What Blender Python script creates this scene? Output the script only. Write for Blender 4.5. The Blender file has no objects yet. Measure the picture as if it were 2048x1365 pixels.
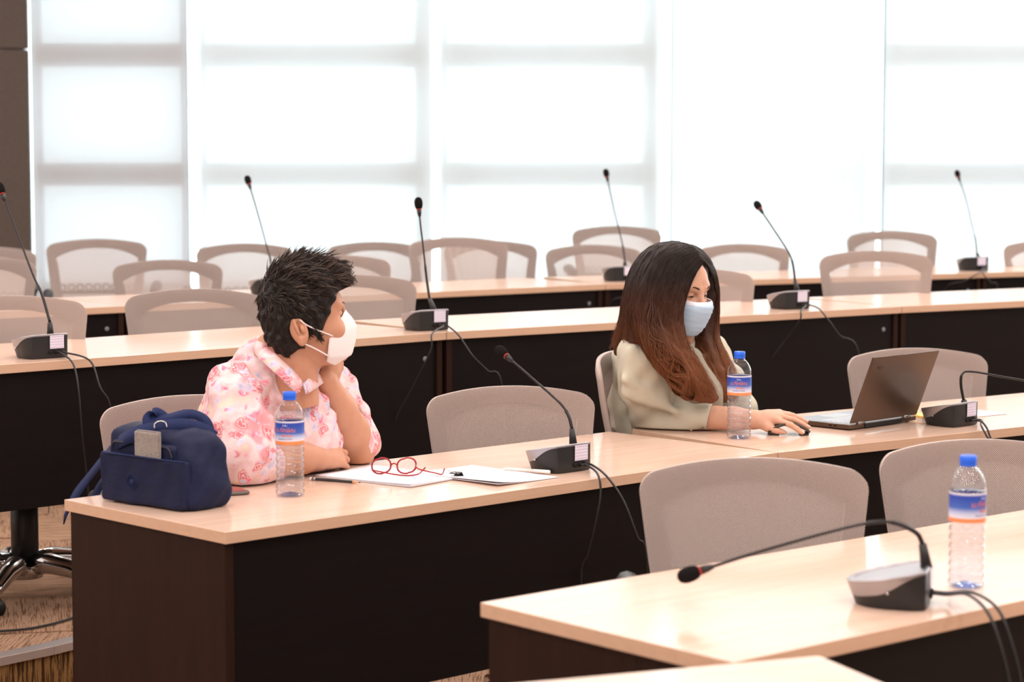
import bpy, math, random
import numpy as np
from mathutils import Vector, Matrix
random.seed(7); RNG = np.random.default_rng(7)
SC = bpy.context.scene; COL = SC.collection
# ------------------------------------------------------------------ camera
F = 4500.0                      # focal length in pixels of the 2048 px wide frame
PITCH = math.atan(382.0 / F)
CAMZ = 1.527
cam_d = bpy.data.cameras.new('camera'); cam = bpy.data.objects.new('camera', cam_d); COL.objects.link(cam)
cam.location = (0, 0, CAMZ); cam.rotation_euler = (math.pi/2 - PITCH, 0, 0)
cam_d.sensor_width = 36.0; cam_d.lens = F / 2048 * 36.0
cam_d.clip_start = 0.1; cam_d.clip_end = 200
cam_d.dof.use_dof = True; cam_d.dof.focus_distance = 5.75; cam_d.dof.aperture_fstop = 4.5
SC.camera = cam
SC.view_settings.view_transform = 'Standard'; SC.view_settings.look = 'None'
SC.view_settings.gamma = 1.0; SC.view_settings.use_curve_mapping = False
SC.view_settings.exposure = 0.07
SC.cycles.max_bounces = 10; SC.cycles.transparent_max_bounces = 16; SC.cycles.transmission_bounces = 8
SC.cycles.sample_clamp_indirect = 6.0
# ------------------------------------------------------------------ sky: bright overcast, the same all round
w = bpy.data.worlds.new('overcast'); SC.world = w; w.use_nodes = True
bg = w.node_tree.nodes['Background']; bg.inputs[0].default_value = (0.80, 0.95, 1.0, 1); bg.inputs[1].default_value = 7.2
# ------------------------------------------------------------------ ceiling luminaires (real lamps of the room)
LAMP_W = 16.5
def ceiling_lamps(positions, z):
    for i, (x, y) in enumerate(positions):
        ld = bpy.data.lights.new('downlight_lamp', 'AREA'); ld.shape = 'DISK'; ld.size = 0.17
        ld.energy = LAMP_W; ld.color = (1.0, 0.905, 0.865)
        lo = bpy.data.objects.new('downlight_lamp', ld); lo.location = (x, y, z); COL.objects.link(lo)

CT, ST = math.cos(PITCH), math.sin(PITCH)
def W(px, py, D):
    """world point seen at pixel px,py at view depth D"""
    xc = (px-1024)/F; yc = -(py-682.5)/F
    return Vector((D*xc, D*(CT + yc*ST), CAMZ + D*(-ST + yc*CT)))
def WZ(px, py, z):
    """where the ray of a pixel meets the horizontal plane of height z"""
    yc = -(py-682.5)/F
    return W(px, py, (z-CAMZ)/(-ST + yc*CT))
def pix(v):
    D = v[1]*CT + (CAMZ-v[2])*ST
    return (1024+F*v[0]/D, 682.5 - F*(v[1]*ST - (CAMZ-v[2])*CT)/D, D)
Z0 = 0.0; ZB = 0.75            # lower tier floor, its desk tops
Z1 = 0.193; ZC = 0.943         # upper tier floor, its desk tops
# ------------------------------------------------------------------ materials
MATS = {}
def nn(nt, t, x=0, y=0, **kw):
    n = nt.nodes.new(t)
    for k, v in kw.items(): setattr(n, k, v)
    return n
def mat(name, col, rough=0.5, metal=0.0, spec=0.5, coat=0.0, noise=None, bump=None, sheen=0.0, trans=0.0, ior=1.45, sss=0.0):
    """noise=(scale,(stretch),col2,contrast)  bump=(scale,strength,(stretch))"""
    if name in MATS: return MATS[name]
    m = bpy.data.materials.new(name); m.use_nodes = True; nt = m.node_tree; b = nt.nodes['Principled BSDF']
    b.inputs['Base Color'].default_value = (*col, 1); b.inputs['Roughness'].default_value = rough
    b.inputs['Metallic'].default_value = metal; b.inputs['Specular IOR Level'].default_value = spec
    b.inputs['Coat Weight'].default_value = coat; b.inputs['Sheen Weight'].default_value = sheen
    b.inputs['Transmission Weight'].default_value = trans; b.inputs['IOR'].default_value = ior
    if sss:
        b.inputs['Subsurface Weight'].default_value = sss; b.inputs['Subsurface Radius'].default_value = (0.012, 0.005, 0.003)
        b.inputs['Subsurface Scale'].default_value = 1.0
    if noise or bump: tc = nn(nt, 'ShaderNodeTexCoord')
    if noise:
        sc, st, c2, con = noise
        mp = nn(nt, 'ShaderNodeMapping'); mp.inputs['Scale'].default_value = st; nt.links.new(tc.outputs['Object'], mp.inputs[0])
        nz = nn(nt, 'ShaderNodeTexNoise'); nz.inputs['Scale'].default_value = sc; nz.inputs['Detail'].default_value = 5; nt.links.new(mp.outputs[0], nz.inputs[0])
        cr = nn(nt, 'ShaderNodeValToRGB'); cr.color_ramp.elements[0].position = 0.5-con; cr.color_ramp.elements[1].position = 0.5+con
        cr.color_ramp.elements[0].color = (*col, 1); cr.color_ramp.elements[1].color = (*c2, 1)
        nt.links.new(nz.outputs[0], cr.inputs[0]); nt.links.new(cr.outputs[0], b.inputs['Base Color'])
    if bump:
        sc, sg, st = bump
        mp = nn(nt, 'ShaderNodeMapping'); mp.inputs['Scale'].default_value = st; nt.links.new(tc.outputs['Object'], mp.inputs[0])
        nz = nn(nt, 'ShaderNodeTexNoise'); nz.inputs['Scale'].default_value = sc; nz.inputs['Detail'].default_value = 4; nt.links.new(mp.outputs[0], nz.inputs[0])
        bp = nn(nt, 'ShaderNodeBump'); bp.inputs['Strength'].default_value = sg; bp.inputs['Distance'].default_value = 0.004
        nt.links.new(nz.outputs[0], bp.inputs['Height']); nt.links.new(bp.outputs[0], b.inputs['Normal'])
    MATS[name] = m
    return m
M_maple = mat('maple_laminate', (0.67, 0.475, 0.365), 0.16, noise=(3.0, (1.2, 14, 14), (0.735, 0.535, 0.42), 0.22))
M_lip = mat('maple_edge_shade', (0.58, 0.375, 0.255), 0.4, noise=(3.0, (2, 14, 30), (0.63, 0.42, 0.29), 0.22))  # same maple darkened: weaker light on upright edges put into the colour
M_wenge = mat('dark_wenge_laminate', (0.0045, 0.003, 0.003), 0.5, spec=0.15, noise=(4.0, (1.2, 14, 14), (0.0075, 0.0045, 0.0042), 0.25))
M_wengee = mat('wenge_end_lit', (0.018, 0.0075, 0.005), 0.5, spec=0.12, noise=(4.0, (14, 14, 1.2), (0.027, 0.0115, 0.0075), 0.25))  # same wenge browned: the different light on end panels put into the colour
M_beige = mat('beige_plastic', (0.45, 0.37, 0.33), 0.55)
M_dframe = mat('shaded_frame_plastic', (0.10, 0.08, 0.07), 0.7)  # beige frame darkened: shade of the gap under the mesh painted in
M_black = mat('black_plastic', (0.012, 0.012, 0.013), 0.42)
M_blackm = mat('black_matte', (0.014, 0.012, 0.012), 0.85, spec=0.2)
M_chrome = mat('chrome', (0.75, 0.75, 0.76), 0.12, metal=1.0)
M_silver = mat('silver_paint', (0.36, 0.35, 0.37), 0.36, metal=0.8)
M_foam = mat('black_foam', (0.010, 0.009, 0.009), 1.0, spec=0.1, bump=(900, 0.6, (1, 1, 1)))
M_red = mat('red_ring', (0.35, 0.02, 0.015), 0.4)
M_wall = mat('white_wall_paint', (0.80, 0.79, 0.78), 0.8, bump=(60, 0.08, (1, 1, 1)))
M_ceil = mat('ceiling_paint', (0.80, 0.77, 0.74), 0.9)
M_paper = mat('white_paper', (0.86, 0.85, 0.90), 0.7)
M_frame = mat('grey_aluminium', (0.20, 0.22, 0.25), 0.5, metal=0.3)
M_fabwall = mat('brown_grey_fabric', (0.090, 0.071, 0.061), 0.95, spec=0.1, noise=(220, (1, 1, 0.25), (0.12, 0.096, 0.083), 0.2), bump=(400, 0.3, (1, 1, 1)))
M_alu = mat('brushed_nosing', (0.50, 0.44, 0.42), 0.35, metal=0.6)
def m_carpet(name, rot, c1, c2, scl=(150, 5.5, 30), thr=0.42):
    m = mat(name, c1, 1.0, spec=0.05); nt = m.node_tree; b = nt.nodes['Principled BSDF']
    tc = nn(nt, 'ShaderNodeTexCoord'); mp = nn(nt, 'ShaderNodeMapping'); mp.inputs['Rotation'].default_value = (0, 0, rot); mp.inputs['Scale'].default_value = scl
    nz = nn(nt, 'ShaderNodeTexNoise'); nz.inputs['Scale'].default_value = 1.6; nz.inputs['Detail'].default_value = 3; nz.inputs['Roughness'].default_value = 0.7
    cr = nn(nt, 'ShaderNodeValToRGB'); e = cr.color_ramp.elements
    e[0].position = thr; e[0].color = (*c2, 1); e[1].position = thr+0.07; e[1].color = (*c1, 1)
    n2 = nn(nt, 'ShaderNodeTexNoise'); n2.inputs['Scale'].default_value = 500
    mx = nn(nt, 'ShaderNodeMixRGB'); mx.blend_type = 'MULTIPLY'; mx.inputs[0].default_value = 0.7
    nt.links.new(tc.outputs['Object'], mp.inputs[0]); nt.links.new(mp.outputs[0], nz.inputs[0]); nt.links.new(nz.outputs[0], cr.inputs[0])
    nt.links.new(tc.outputs['Object'], n2.inputs[0]); nt.links.new(cr.outputs[0], mx.inputs[1]); nt.links.new(n2.outputs[0], mx.inputs[2]); nt.links.new(mx.outputs[0], b.inputs['Base Color'])
    bp = nn(nt, 'ShaderNodeBump'); bp.inputs['Strength'].default_value = 0.8; bp.inputs['Distance'].default_value = 0.004
    nt.links.new(n2.outputs[0], bp.inputs['Height']); nt.links.new(bp.outputs[0], b.inputs['Normal'])
    return m
M_carp = m_carpet('carpet_tile_pile', 0.0, (0.66, 0.42, 0.28), (0.30, 0.17, 0.10))
M_riser = m_carpet('riser_carpet', 0.0, (0.45, 0.25, 0.10), (0.09, 0.045, 0.02), (90, 90, 5), 0.46)
def m_glass(name, tint=(1, 1, 1), refl=1.0):
    m = bpy.data.materials.new(name); m.use_nodes = True; nt = m.node_tree; nt.nodes.remove(nt.nodes['Principled BSDF'])
    tr = nn(nt, 'ShaderNodeBsdfTransparent'); tr.inputs[0].default_value = (*tint, 1); gl = nn(nt, 'ShaderNodeBsdfGlossy'); gl.inputs['Roughness'].default_value = 0.03
    lw = nn(nt, 'ShaderNodeLayerWeight'); lw.inputs[0].default_value = 0.5; fr = nn(nt, 'ShaderNodeMath', operation='POWER'); fr.inputs[1].default_value = 4.0; nt.links.new(lw.outputs['Facing'], fr.inputs[0]); mu = nn(nt, 'ShaderNodeMath', operation='MULTIPLY_ADD'); mu.inputs[1].default_value = 0.7*refl; mu.inputs[2].default_value = 0.04*refl
    mx = nn(nt, 'ShaderNodeMixShader'); nt.links.new(fr.outputs[0], mu.inputs[0]); nt.links.new(mu.outputs[0], mx.inputs[0]); nt.links.new(tr.outputs[0], mx.inputs[1]); nt.links.new(gl.outputs[0], mx.inputs[2])
    nt.links.new(mx.outputs[0], nt.nodes['Material Output'].inputs[0])
    return m
M_pane = m_glass('window_glass', (0.97, 1, 0.99)); M_pet = m_glass('clear_pet', (0.95, 0.965, 0.99), 2.2); M_lens = m_glass('spectacle_lens', (0.96, 0.97, 1.0), 1.0)
def m_blind(name, tr, df, wv=420, op=0.03):
    """roller blind cloth: light comes through it, a little passes the weave"""
    m = bpy.data.materials.new(name); m.use_nodes = True; nt = m.node_tree; nt.nodes.remove(nt.nodes['Principled BSDF'])
    t = nn(nt, 'ShaderNodeBsdfTranslucent'); t.inputs[0].default_value = (*tr, 1)
    d = nn(nt, 'ShaderNodeBsdfDiffuse'); d.inputs[0].default_value = (*df, 1)
    p = nn(nt, 'ShaderNodeBsdfTransparent')
    a = nn(nt, 'ShaderNodeAddShader'); mx = nn(nt, 'ShaderNodeMixShader'); mx.inputs[0].default_value = op
    tc = nn(nt, 'ShaderNodeTexCoord'); mp = nn(nt, 'ShaderNodeMapping'); mp.inputs['Scale'].default_value = (12, 1, 60)
    nz = nn(nt, 'ShaderNodeTexNoise'); nz.inputs['Scale'].default_value = 4; nz.inputs['Detail'].default_value = 4
    cr = nn(nt, 'ShaderNodeValToRGB'); cr.color_ramp.elements[0].position = 0.3; cr.color_ramp.elements[1].position = 0.7
    cr.color_ramp.elements[0].color = (*[c*0.95 for c in tr], 1); cr.color_ramp.elements[1].color = (*tr, 1)
    nt.links.new(tc.outputs['Object'], mp.inputs[0]); nt.links.new(mp.outputs[0], nz.inputs[0]); nt.links.new(nz.outputs[0], cr.inputs[0]); nt.links.new(cr.outputs[0], t.inputs[0])
    nt.links.new(t.outputs[0], a.inputs[0]); nt.links.new(d.outputs[0], a.inputs[1]); nt.links.new(a.outputs[0], mx.inputs[1]); nt.links.new(p.outputs[0], mx.inputs[2])
    nt.links.new(mx.outputs[0], nt.nodes['Material Output'].inputs[0])
    return m
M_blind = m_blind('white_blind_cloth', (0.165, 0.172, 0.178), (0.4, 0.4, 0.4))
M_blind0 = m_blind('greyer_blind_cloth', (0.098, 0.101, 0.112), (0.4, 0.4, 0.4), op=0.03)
def m_mesh(name, col, thr):
    """knitted chair mesh: staggered real holes, laid out in metres on the UV"""
    m = bpy.data.materials.new(name); m.use_nodes = True; nt = m.node_tree; b = nt.nodes['Principled BSDF']
    b.inputs['Base Color'].default_value = (*col, 1); b.inputs['Roughness'].default_value = 0.8; b.inputs['Specular IOR Level'].default_value = 0.2
    uv = nn(nt, 'ShaderNodeUVMap'); sp = nn(nt, 'ShaderNodeSeparateXYZ'); nt.links.new(uv.outputs[0], sp.inputs[0])
    cs = []
    for i, p in enumerate((0.0046, 0.0052)):
        mu = nn(nt, 'ShaderNodeMath', operation='MULTIPLY'); mu.inputs[1].default_value = 2*math.pi/p; nt.links.new(sp.outputs[i], mu.inputs[0])
        c = nn(nt, 'ShaderNodeMath', operation='COSINE'); nt.links.new(mu.outputs[0], c.inputs[0]); cs.append(c)
    pr = nn(nt, 'ShaderNodeMath', operation='MULTIPLY'); nt.links.new(cs[0].outputs[0], pr.inputs[0]); nt.links.new(cs[1].outputs[0], pr.inputs[1])
    gt = nn(nt, 'ShaderNodeMath', operation='GREATER_THAN'); gt.inputs[1].default_value = thr; nt.links.new(pr.outputs[0], gt.inputs[0])
    tr = nn(nt, 'ShaderNodeBsdfTransparent'); tl = nn(nt, 'ShaderNodeBsdfTranslucent'); tl.inputs[0].default_value = (*col, 1)
    m1 = nn(nt, 'ShaderNodeMixShader'); m1.inputs[0].default_value = 0.25; m2 = nn(nt, 'ShaderNodeMixShader')
    nt.links.new(b.outputs[0], m1.inputs[1]); nt.links.new(tl.outputs[0], m1.inputs[2]); nt.links.new(gt.outputs[0], m2.inputs[0]); nt.links.new(m1.outputs[0], m2.inputs[1]); nt.links.new(tr.outputs[0], m2.inputs[2])
    nt.links.new(m2.outputs[0], nt.nodes['Material Output'].inputs[0])
    return m
M_mesh = m_mesh('beige_knit_mesh', (0.60, 0.495, 0.45), 0.20)
# ------------------------------------------------------------------ object helpers
def tag(o, label=None, cat=None, group=None, kind=None):
    if label: o['label'] = label
    if cat: o['category'] = cat
    if group: o['group'] = group
    if kind: o['kind'] = kind
    return o
def empty(name, loc=(0, 0, 0), rz=0.0):
    o = bpy.data.objects.new(name, None); COL.objects.link(o); o.location = loc; o.rotation_euler = (0, 0, rz); o.empty_display_size = 0.05
    return o
def copy_tree(o, parent=None):
    c = o.copy(); COL.objects.link(c)
    if parent: c.parent = parent
    for ch in list(o.children): copy_tree(ch, c)
    return c
def mobj(name, vs, fs, m, parent=None, smooth=True, bevel=0.0, solid=0.0, sub=0, uvs=None, auto=None):
    me = bpy.data.meshes.new(name); me.from_pydata([tuple(v) for v in vs], [], [tuple(int(i) for i in f) for f in fs]); me.update()
    if uvs is not None:
        ul = me.uv_layers.new(name='uv')
        li = np.empty(len(me.loops), dtype=np.int32); me.loops.foreach_get('vertex_index', li)
        ul.data.foreach_set('uv', np.asarray(uvs, dtype=np.float32)[li].ravel())
    if smooth: me.polygons.foreach_set('use_smooth', [True]*len(me.polygons))
    for mm in (m if isinstance(m, (list, tuple)) else [m]): me.materials.append(mm)
    o = bpy.data.objects.new(name, me); COL.objects.link(o)
    if parent: o.parent = parent
    if solid: md = o.modifiers.new('s', 'SOLIDIFY'); md.thickness = solid; md.offset = 0
    if bevel:
        md = o.modifiers.new('b', 'BEVEL'); md.width = bevel; md.segments = 2; md.limit_method = 'ANGLE'; md.angle_limit = 0.7
        md.harden_normals = False
    if sub: md = o.modifiers.new('u', 'SUBSURF'); md.levels = sub; md.render_levels = sub
    return o
class MB:
    def __init__(s): s.v = []; s.f = []
    def add(s, vs, fs):
        n = len(s.v); s.v += [tuple(v) for v in vs]; s.f += [tuple(i+n for i in f) for f in fs]; return s
    def box(s, lo, hi, M=None):
        x0, y0, z0 = lo; x1, y1, z1 = hi
        vs = [Vector(p) for p in ((x0,y0,z0),(x1,y0,z0),(x1,y1,z0),(x0,y1,z0),(x0,y0,z1),(x1,y0,z1),(x1,y1,z1),(x0,y1,z1))]
        if M is not None: vs = [M @ p for p in vs]
        return s.add(vs, [(0,3,2,1),(4,5,6,7),(0,1,5,4),(1,2,6,5),(2,3,7,6),(3,0,4,7)])
    def tube(s, pts, rad, n=10, cap=True):
        pts = [Vector(p) for p in pts]; m = len(pts)
        rad = rad if isinstance(rad, (list, tuple, np.ndarray)) else [rad]*m
        T = [(pts[min(i+1, m-1)]-pts[max(i-1, 0)]).normalized() for i in range(m)]
        up = Vector((0, 0, 1)) if abs(T[0].z) < 0.9 else Vector((1, 0, 0))
        N = (up - T[0]*up.dot(T[0])).normalized(); vs = []
        for i in range(m):
            N = (N - T[i]*N.dot(T[i])).normalized(); B = T[i].cross(N)
            for k in range(n):
                a = 2*math.pi*k/n; vs.append(pts[i] + (N*math.cos(a) + B*math.sin(a))*rad[i])
        fs = [(i*n+k, i*n+(k+1) % n, (i+1)*n+(k+1) % n, (i+1)*n+k) for i in range(m-1) for k in range(n)]
        if cap: fs += [tuple(range(n-1, -1, -1)), tuple((m-1)*n+k for k in range(n))]
        return s.add(vs, fs)
    def lathe(s, prof, n=24, M=None, cap=True):
        vs = []
        for r, z in prof:
            for k in range(n):
                a = 2*math.pi*k/n; vs.append(Vector((r*math.cos(a), r*math.sin(a), z)))
        m = len(prof)
        fs = [(i*n+k, i*n+(k+1) % n, (i+1)*n+(k+1) % n, (i+1)*n+k) for i in range(m-1) for k in range(n)]
        if cap: fs += [tuple(range(n-1, -1, -1)), tuple((m-1)*n+k for k in range(n))]
        if M is not None: vs = [M @ p for p in vs]
        return s.add(vs, fs)
    def ribbon(s, pts, nrm, wd):
        """flat strip along pts, its width along nrm (one vector or one per point)"""
        pts = [Vector(p) for p in pts]; m = len(pts)
        ns = nrm if isinstance(nrm, list) else [Vector(nrm)]*m
        wd = wd if isinstance(wd, list) else [wd]*m
        vs = []
        for i in range(m): q = Vector(ns[i]).normalized()*wd[i]/2; vs += [pts[i]-q, pts[i]+q]
        return s.add(vs, [(2*i, 2*i+1, 2*i+3, 2*i+2) for i in range(m-1)])
    def build(s, name, m, parent=None, **kw): return mobj(name, s.v, s.f, m, parent, **kw)
def crom(P, n=8):
    """Catmull-Rom through the points"""
    P = [Vector(p) for p in P]; Q = [P[0]*2-P[1]] + P + [P[-1]*2-P[-2]]; out = []
    for i in range(1, len(Q)-2):
        for k in range(n):
            t = k/n; a, b, c, d = Q[i-1], Q[i], Q[i+1], Q[i+2]
            out.append(0.5*((2*b) + (c-a)*t + (2*a-5*b+4*c-d)*t*t + (3*b-a-3*c+d)*t**3))
    out.append(P[-1]); return out
def flat(o):
    o.data.polygons.foreach_set('use_smooth', [False]*len(o.data.polygons)); return o
def add_mat_text(name, body, size, m, parent, fn, ext=0.0):
    """lettering as a flat mesh; fn maps its (x, y) to a 3-D point"""
    cu = bpy.data.curves.new(name, 'FONT'); cu.body = body; cu.size = size; cu.align_x = 'CENTER'; cu.resolution_u = 3
    to = bpy.data.objects.new(name, cu); COL.objects.link(to)
    dg = bpy.context.evaluated_depsgraph_get(); me = bpy.data.meshes.new_from_object(to.evaluated_get(dg))
    bpy.data.objects.remove(to)
    for v in me.vertices: v.co = fn(v.co.x, v.co.y)
    me.materials.clear(); me.materials.append(m); me.name = name
    o = bpy.data.objects.new(name, me); COL.objects.link(o); o.parent = parent
    return o
# =================================================================== THE ROOM
XL, XR, YF, YB, ZT = -5.2, 7.0, -4.0, 13.3, 3.75
def struct(o): o['kind'] = 'structure'; return o
# the nosing line of the upper tier follows the third row of desks
row_c = [WZ(-330, 762, ZC), WZ(895, 664, ZC), WZ(1805, 613, ZC), WZ(2420, 585, ZC)]
nose = []
for i, p in enumerate(row_c):
    a = row_c[max(i-1, 0)]; b = row_c[min(i+1, 3)]; d = (b-a).normalized(); n = Vector((-d.y, d.x, 0))
    nose.append(Vector((p.x, p.y, 0)) + n*(-0.02))
nose[0] = nose[1] + (nose[0]-nose[1])*3.0; nose[3] = nose[2] + (nose[3]-nose[2])*3.5
nose = [nose[0], nose[1], nose[2], nose[3]]
nA, nB = WZ(0, 1316, Z1), WZ(105, 1294, Z1)
sh = (nA-nB); sh.z = 0
dN = Vector((-1, -1.0*sh.y/sh.x, 0)) if False else (nA-nB).normalized()
flo = MB().box((XL, YF, -0.12), (XR, YB+0.3, 0.0)); floor = struct(flat(flo.build('floor', M_carp, smooth=False)))
# upper tier slab: polygon behind the nosing line
pl = [nB + dN*2.6, nB.copy(), nose[1] + Vector((-0.16*0.7, 0.16*0.7, 0)) , nose[2], nose[3]]
pl = [Vector((p.x, p.y, 0)) for p in pl]; pl[0].x = max(pl[0].x, XL)
poly = pl + [Vector((XR, YB, 0)), Vector((XL, YB, 0))]
vs = [(p.x, p.y, 0.002) for p in poly] + [(p.x, p.y, Z1) for p in poly]; n = len(poly)
tier = struct(mobj('floor_upper_tier', vs, [tuple(range(n-1, -1, -1)), tuple(range(n, 2*n))] + [(i, (i+1) % n, n+(i+1) % n, n+i) for i in range(n)], [M_carp, M_riser], smooth=False))
for k, p in enumerate(tier.data.polygons):
    if k >= 2: p.material_index = 1
mb = MB()
for a, b in zip(pl[:-1], pl[1:]):
    d = (b-a).normalized(); q = Vector((-d.y, d.x, 0)); Mx = Matrix(((d.x, q.x, 0, a.x), (d.y, q.y, 0, a.y), (0, 0, 1, 0), (0, 0, 0, 1)))
    mb.box((0, -0.008, Z1-0.022), ((b-a).length, 0.045, Z1+0.003), Mx)
struct(mb.build('trim_1', M_alu, smooth=False, bevel=0.002))
# carpet tiles where the floor shows between the desks
k = 0
for i in range(5):
    for j in range(5):
        o = WZ(46, 1180, Z1); cx, cy = o.x + (i-2)*0.5, o.y + (j-1)*0.5 + 0.1
        q = Vector((cx, cy, 0)); e = pl[1]-pl[0]; e.normalize(); nrm = Vector((-e.y, e.x, 0))
        if (q-pl[0]).dot(nrm) < 0.36: continue
        t = MB().box((-0.2485, -0.2485, 0), (0.2485, 0.2485, 0.006)).build('carpet_tile', M_carp, tier, smooth=False, bevel=0.002)
        t.location = (cx, cy, Z1-0.001); t.rotation_euler = (0, 0, math.radians(12) + (math.pi/2 if (i+j) % 2 else 0)); t.location.xy = (Matrix.Rotation(math.radians(0), 2) @ Vector((cx, cy)))
# walls and ceiling
struct(MB().box((XL-0.15, YF, 0), (XL, YB+0.3, ZT)).build('wall_left', M_wall, smooth=False))
struct(MB().box((XR, YF, 0), (XR+0.15, YB+0.3, ZT)).build('wall_right', M_wall, smooth=False))
struct(MB().box((XL-0.15, YF-0.15, 0), (XR+0.15, YF, ZT)).build('wall_front', M_wall, smooth=False))
struct(MB().box((XL-0.15, YF-0.15, ZT), (XR+0.15, YB+0.3, ZT+0.12)).build('ceiling', M_ceil, smooth=False))
WX0 = W(57, 300, YB).x           # where the glazing starts
struct(MB().box((XL, YB-0.02, Z1), (WX0, YB+0.3, ZT)).box((WX0, YB-0.02, Z1), (XR, YB+0.3, Z1+0.12)).box((WX0, YB-0.02, ZT-0.15), (XR, YB+0.3, ZT)).build('wall_back', M_wall, smooth=False))
wb = bpy.data.objects['wall_back']
zj = W(20, 101, YB).z; zb = W(20, 514, YB).z
for a, b in ((zb, zj-0.004), (zj+0.004, ZT-0.02)):
    MB().box((XL+0.02, YB-0.09, a), (WX0+0.03, YB-0.021, b)).build('acoustic_panel', M_fabwall, wb, smooth=False, bevel=0.006)
# windows: frames, transoms, mullions and panes
gaps = [(58, 72), (380, 398), (865, 880), (1320, 1340), (1748, 1762), (2205, 2222), (2660, 2675)]
gx = [(W(a, 200, YB).x, W(b, 200, YB).x) for a, b in gaps]
zt1, zt2 = W(1000, 111, YB).z, W(1000, 349, YB).z
BY = YB - 0.05
for i in range(6):
    x0, x1 = gx[i][1], gx[i+1][0]
    e = struct(empty('window_%d' % (i+1), ((x0+x1)/2, YB+0.1, Z1+0.12)))
    def P(mb_, nm, m, **k):
        o = mb_.build(nm, m, e, smooth=False, **k); o.data.transform(Matrix.Translation(-Vector(e.location))); return o
    yo = YB + (0.01, 0.05, 0.05, 0.20, 0.05, 0.09)[i]
    for z in (zt1, zt2, zt2-0.72*0.98):
        P(MB().box((x0+0.03, yo, z-0.068), (x1-0.03, yo+0.06, z+0.068)), 'transom', M_frame)
    P(MB().box((x1-(0.10 if i else 0.045), yo, Z1+0.12), (x1-(0.02 if i else 0.005), yo+0.06, ZT-0.15)), 'mullion', M_frame)
    P(MB().box((x0+0.012, yo+0.02, Z1+0.12), (x0+0.040, yo+0.06, ZT-0.15)), 'mullion', M_frame)
    if i == 1: P(MB().box((x0+0.12, yo-0.03, zt2-0.035), (x0+0.27, yo-0.01, zt2+0.02)), 'window_handle', M_blackm)
    P(MB().box((x0-0.03, yo+0.05, Z1+0.12), (x1+0.03, yo+0.056, ZT-0.15)), 'pane', M_pane)
# roller blinds
blab = ['narrow greyish roller blind beside the brown fabric wall panels', 'wide white roller blind, second from the brown fabric wall panels', 'wide white roller blind behind the single microphone with the tall thin stem',
        'wide white roller blind just above the woman in the pale green jacket', 'white roller blind above the chairs at the far end of the back row', 'white roller blind at the far end of the window wall']
for i in range(6):
    x0, x1 = gx[i][1], gx[i+1][0]
    e = tag(empty('roller_blind', ((x0+x1)/2, BY, ZT-0.1)), blab[i], 'blind', 'roller blinds on the window wall')
    h = (x1-x0)/2
    nz_ = 14; vs = []; fs = []
    for a in range(9):
        for b in range(nz_+1):
            vs.append((-h + 2*h*a/8, 0.0012*math.sin(a*1.3+i), -0.02 - (ZT-0.3-Z1)*b/nz_))
    fs = [(a*(nz_+1)+b, a*(nz_+1)+b+1, (a+1)*(nz_+1)+b+1, (a+1)*(nz_+1)+b) for a in range(8) for b in range(nz_)]
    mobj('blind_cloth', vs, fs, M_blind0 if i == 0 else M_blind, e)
    MB().tube([(-h, 0.03, 0), (h, 0.03, 0)], 0.028, 12).build('roller_tube', M_frame, e)
    MB().tube([(-h, 0, -0.02-(ZT-0.3-Z1)), (h, 0, -0.02-(ZT-0.3-Z1))], 0.012, 8).build('bottom_bar', M_silver, e)
# ceiling downlights
LP = [(-4.0+1.55*i, -2.6+1.75*j) for i in range(7) for j in range(9)]
ceiling_lamps(LP, ZT-0.012)
dl = tag(MB().lathe([(0.088, 0), (0.115, -0.002), (0.118, -0.010), (0.104, -0.010), (0.090, 0.0)], 20, cap=False).build('downlight', M_wall), 'round recessed ceiling downlight with a white rim', 'light', 'ceiling downlights')
for i, (x, y) in enumerate(LP):
    o = dl if i == 0 else dl.copy()
    if i: COL.objects.link(o)
    o.location = (x, y, ZT)
# =================================================================== DESKS
def desk(P0, P1, ztop, floor_z, label, ends=(True, True), group=None):
    """P0,P1: the two upper corners of the front edge"""
    P0 = Vector((P0.x, P0.y, 0)); P1 = Vector((P1.x, P1.y, 0)); d = (P1-P0); L = d.length; d.normalize()
    e = empty('desk', (P0.x, P0.y, floor_z), math.atan2(d.y, d.x)); tag(e, label, 'desk', group or 'long curved rows of desks')
    H = ztop-floor_z; T = 0.026; g = 0.0015
    MB().box((g, 0, H-T), (L-g, 0.6, H-0.0006)).build('tabletop', [M_maple, M_lip], e, smooth=False, bevel=0.0012)
    me = bpy.data.meshes[e.children[0].data.name]
    for p in me.polygons:
        if abs(p.normal.z) < 0.5: p.material_index = 1
    MB().box((0.032, 0.020, 0.40-0.06), (L-0.032, 0.038, H-T)).build('front_panel', M_wenge, e, smooth=False)
    for x in (0.008, L-0.008-0.022):
        MB().box((x, 0.012, 0.0), (x+0.022, 0.585, H-T)).build('side_panel', M_wengee, e, smooth=False, bevel=0.0008)
    for x in ((L-0.075,) if floor_z > 0.1 else ()):
        c = MB().lathe([(0.009, 0), (0.009, 0.0015), (0.006, 0.003)], 12).build('screw_cap', M_frame, e)
        c.rotation_euler = (math.pi/2, 0, 0); c.location = (x, 0.0205, H-0.085)
    return e
a0 = WZ(1465, 1325, ZB); a_l = WZ(958, 1205, ZB)
n0 = (a_l-a0).normalized(); a1 = a0 + Vector((n0.y, -n0.x, 0))*1.85
desk(a0, a1, ZB, Z0, 'maple-topped desk end under the bent-over microphone, a water bottle beside it', group='desk row nearest the camera')
a2 = (a1-a0).normalized(); a2 = Vector((a2.x*math.cos(-0.12)-a2.y*math.sin(-0.12), a2.x*math.sin(-0.12)+a2.y*math.cos(-0.12), 0))
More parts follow.
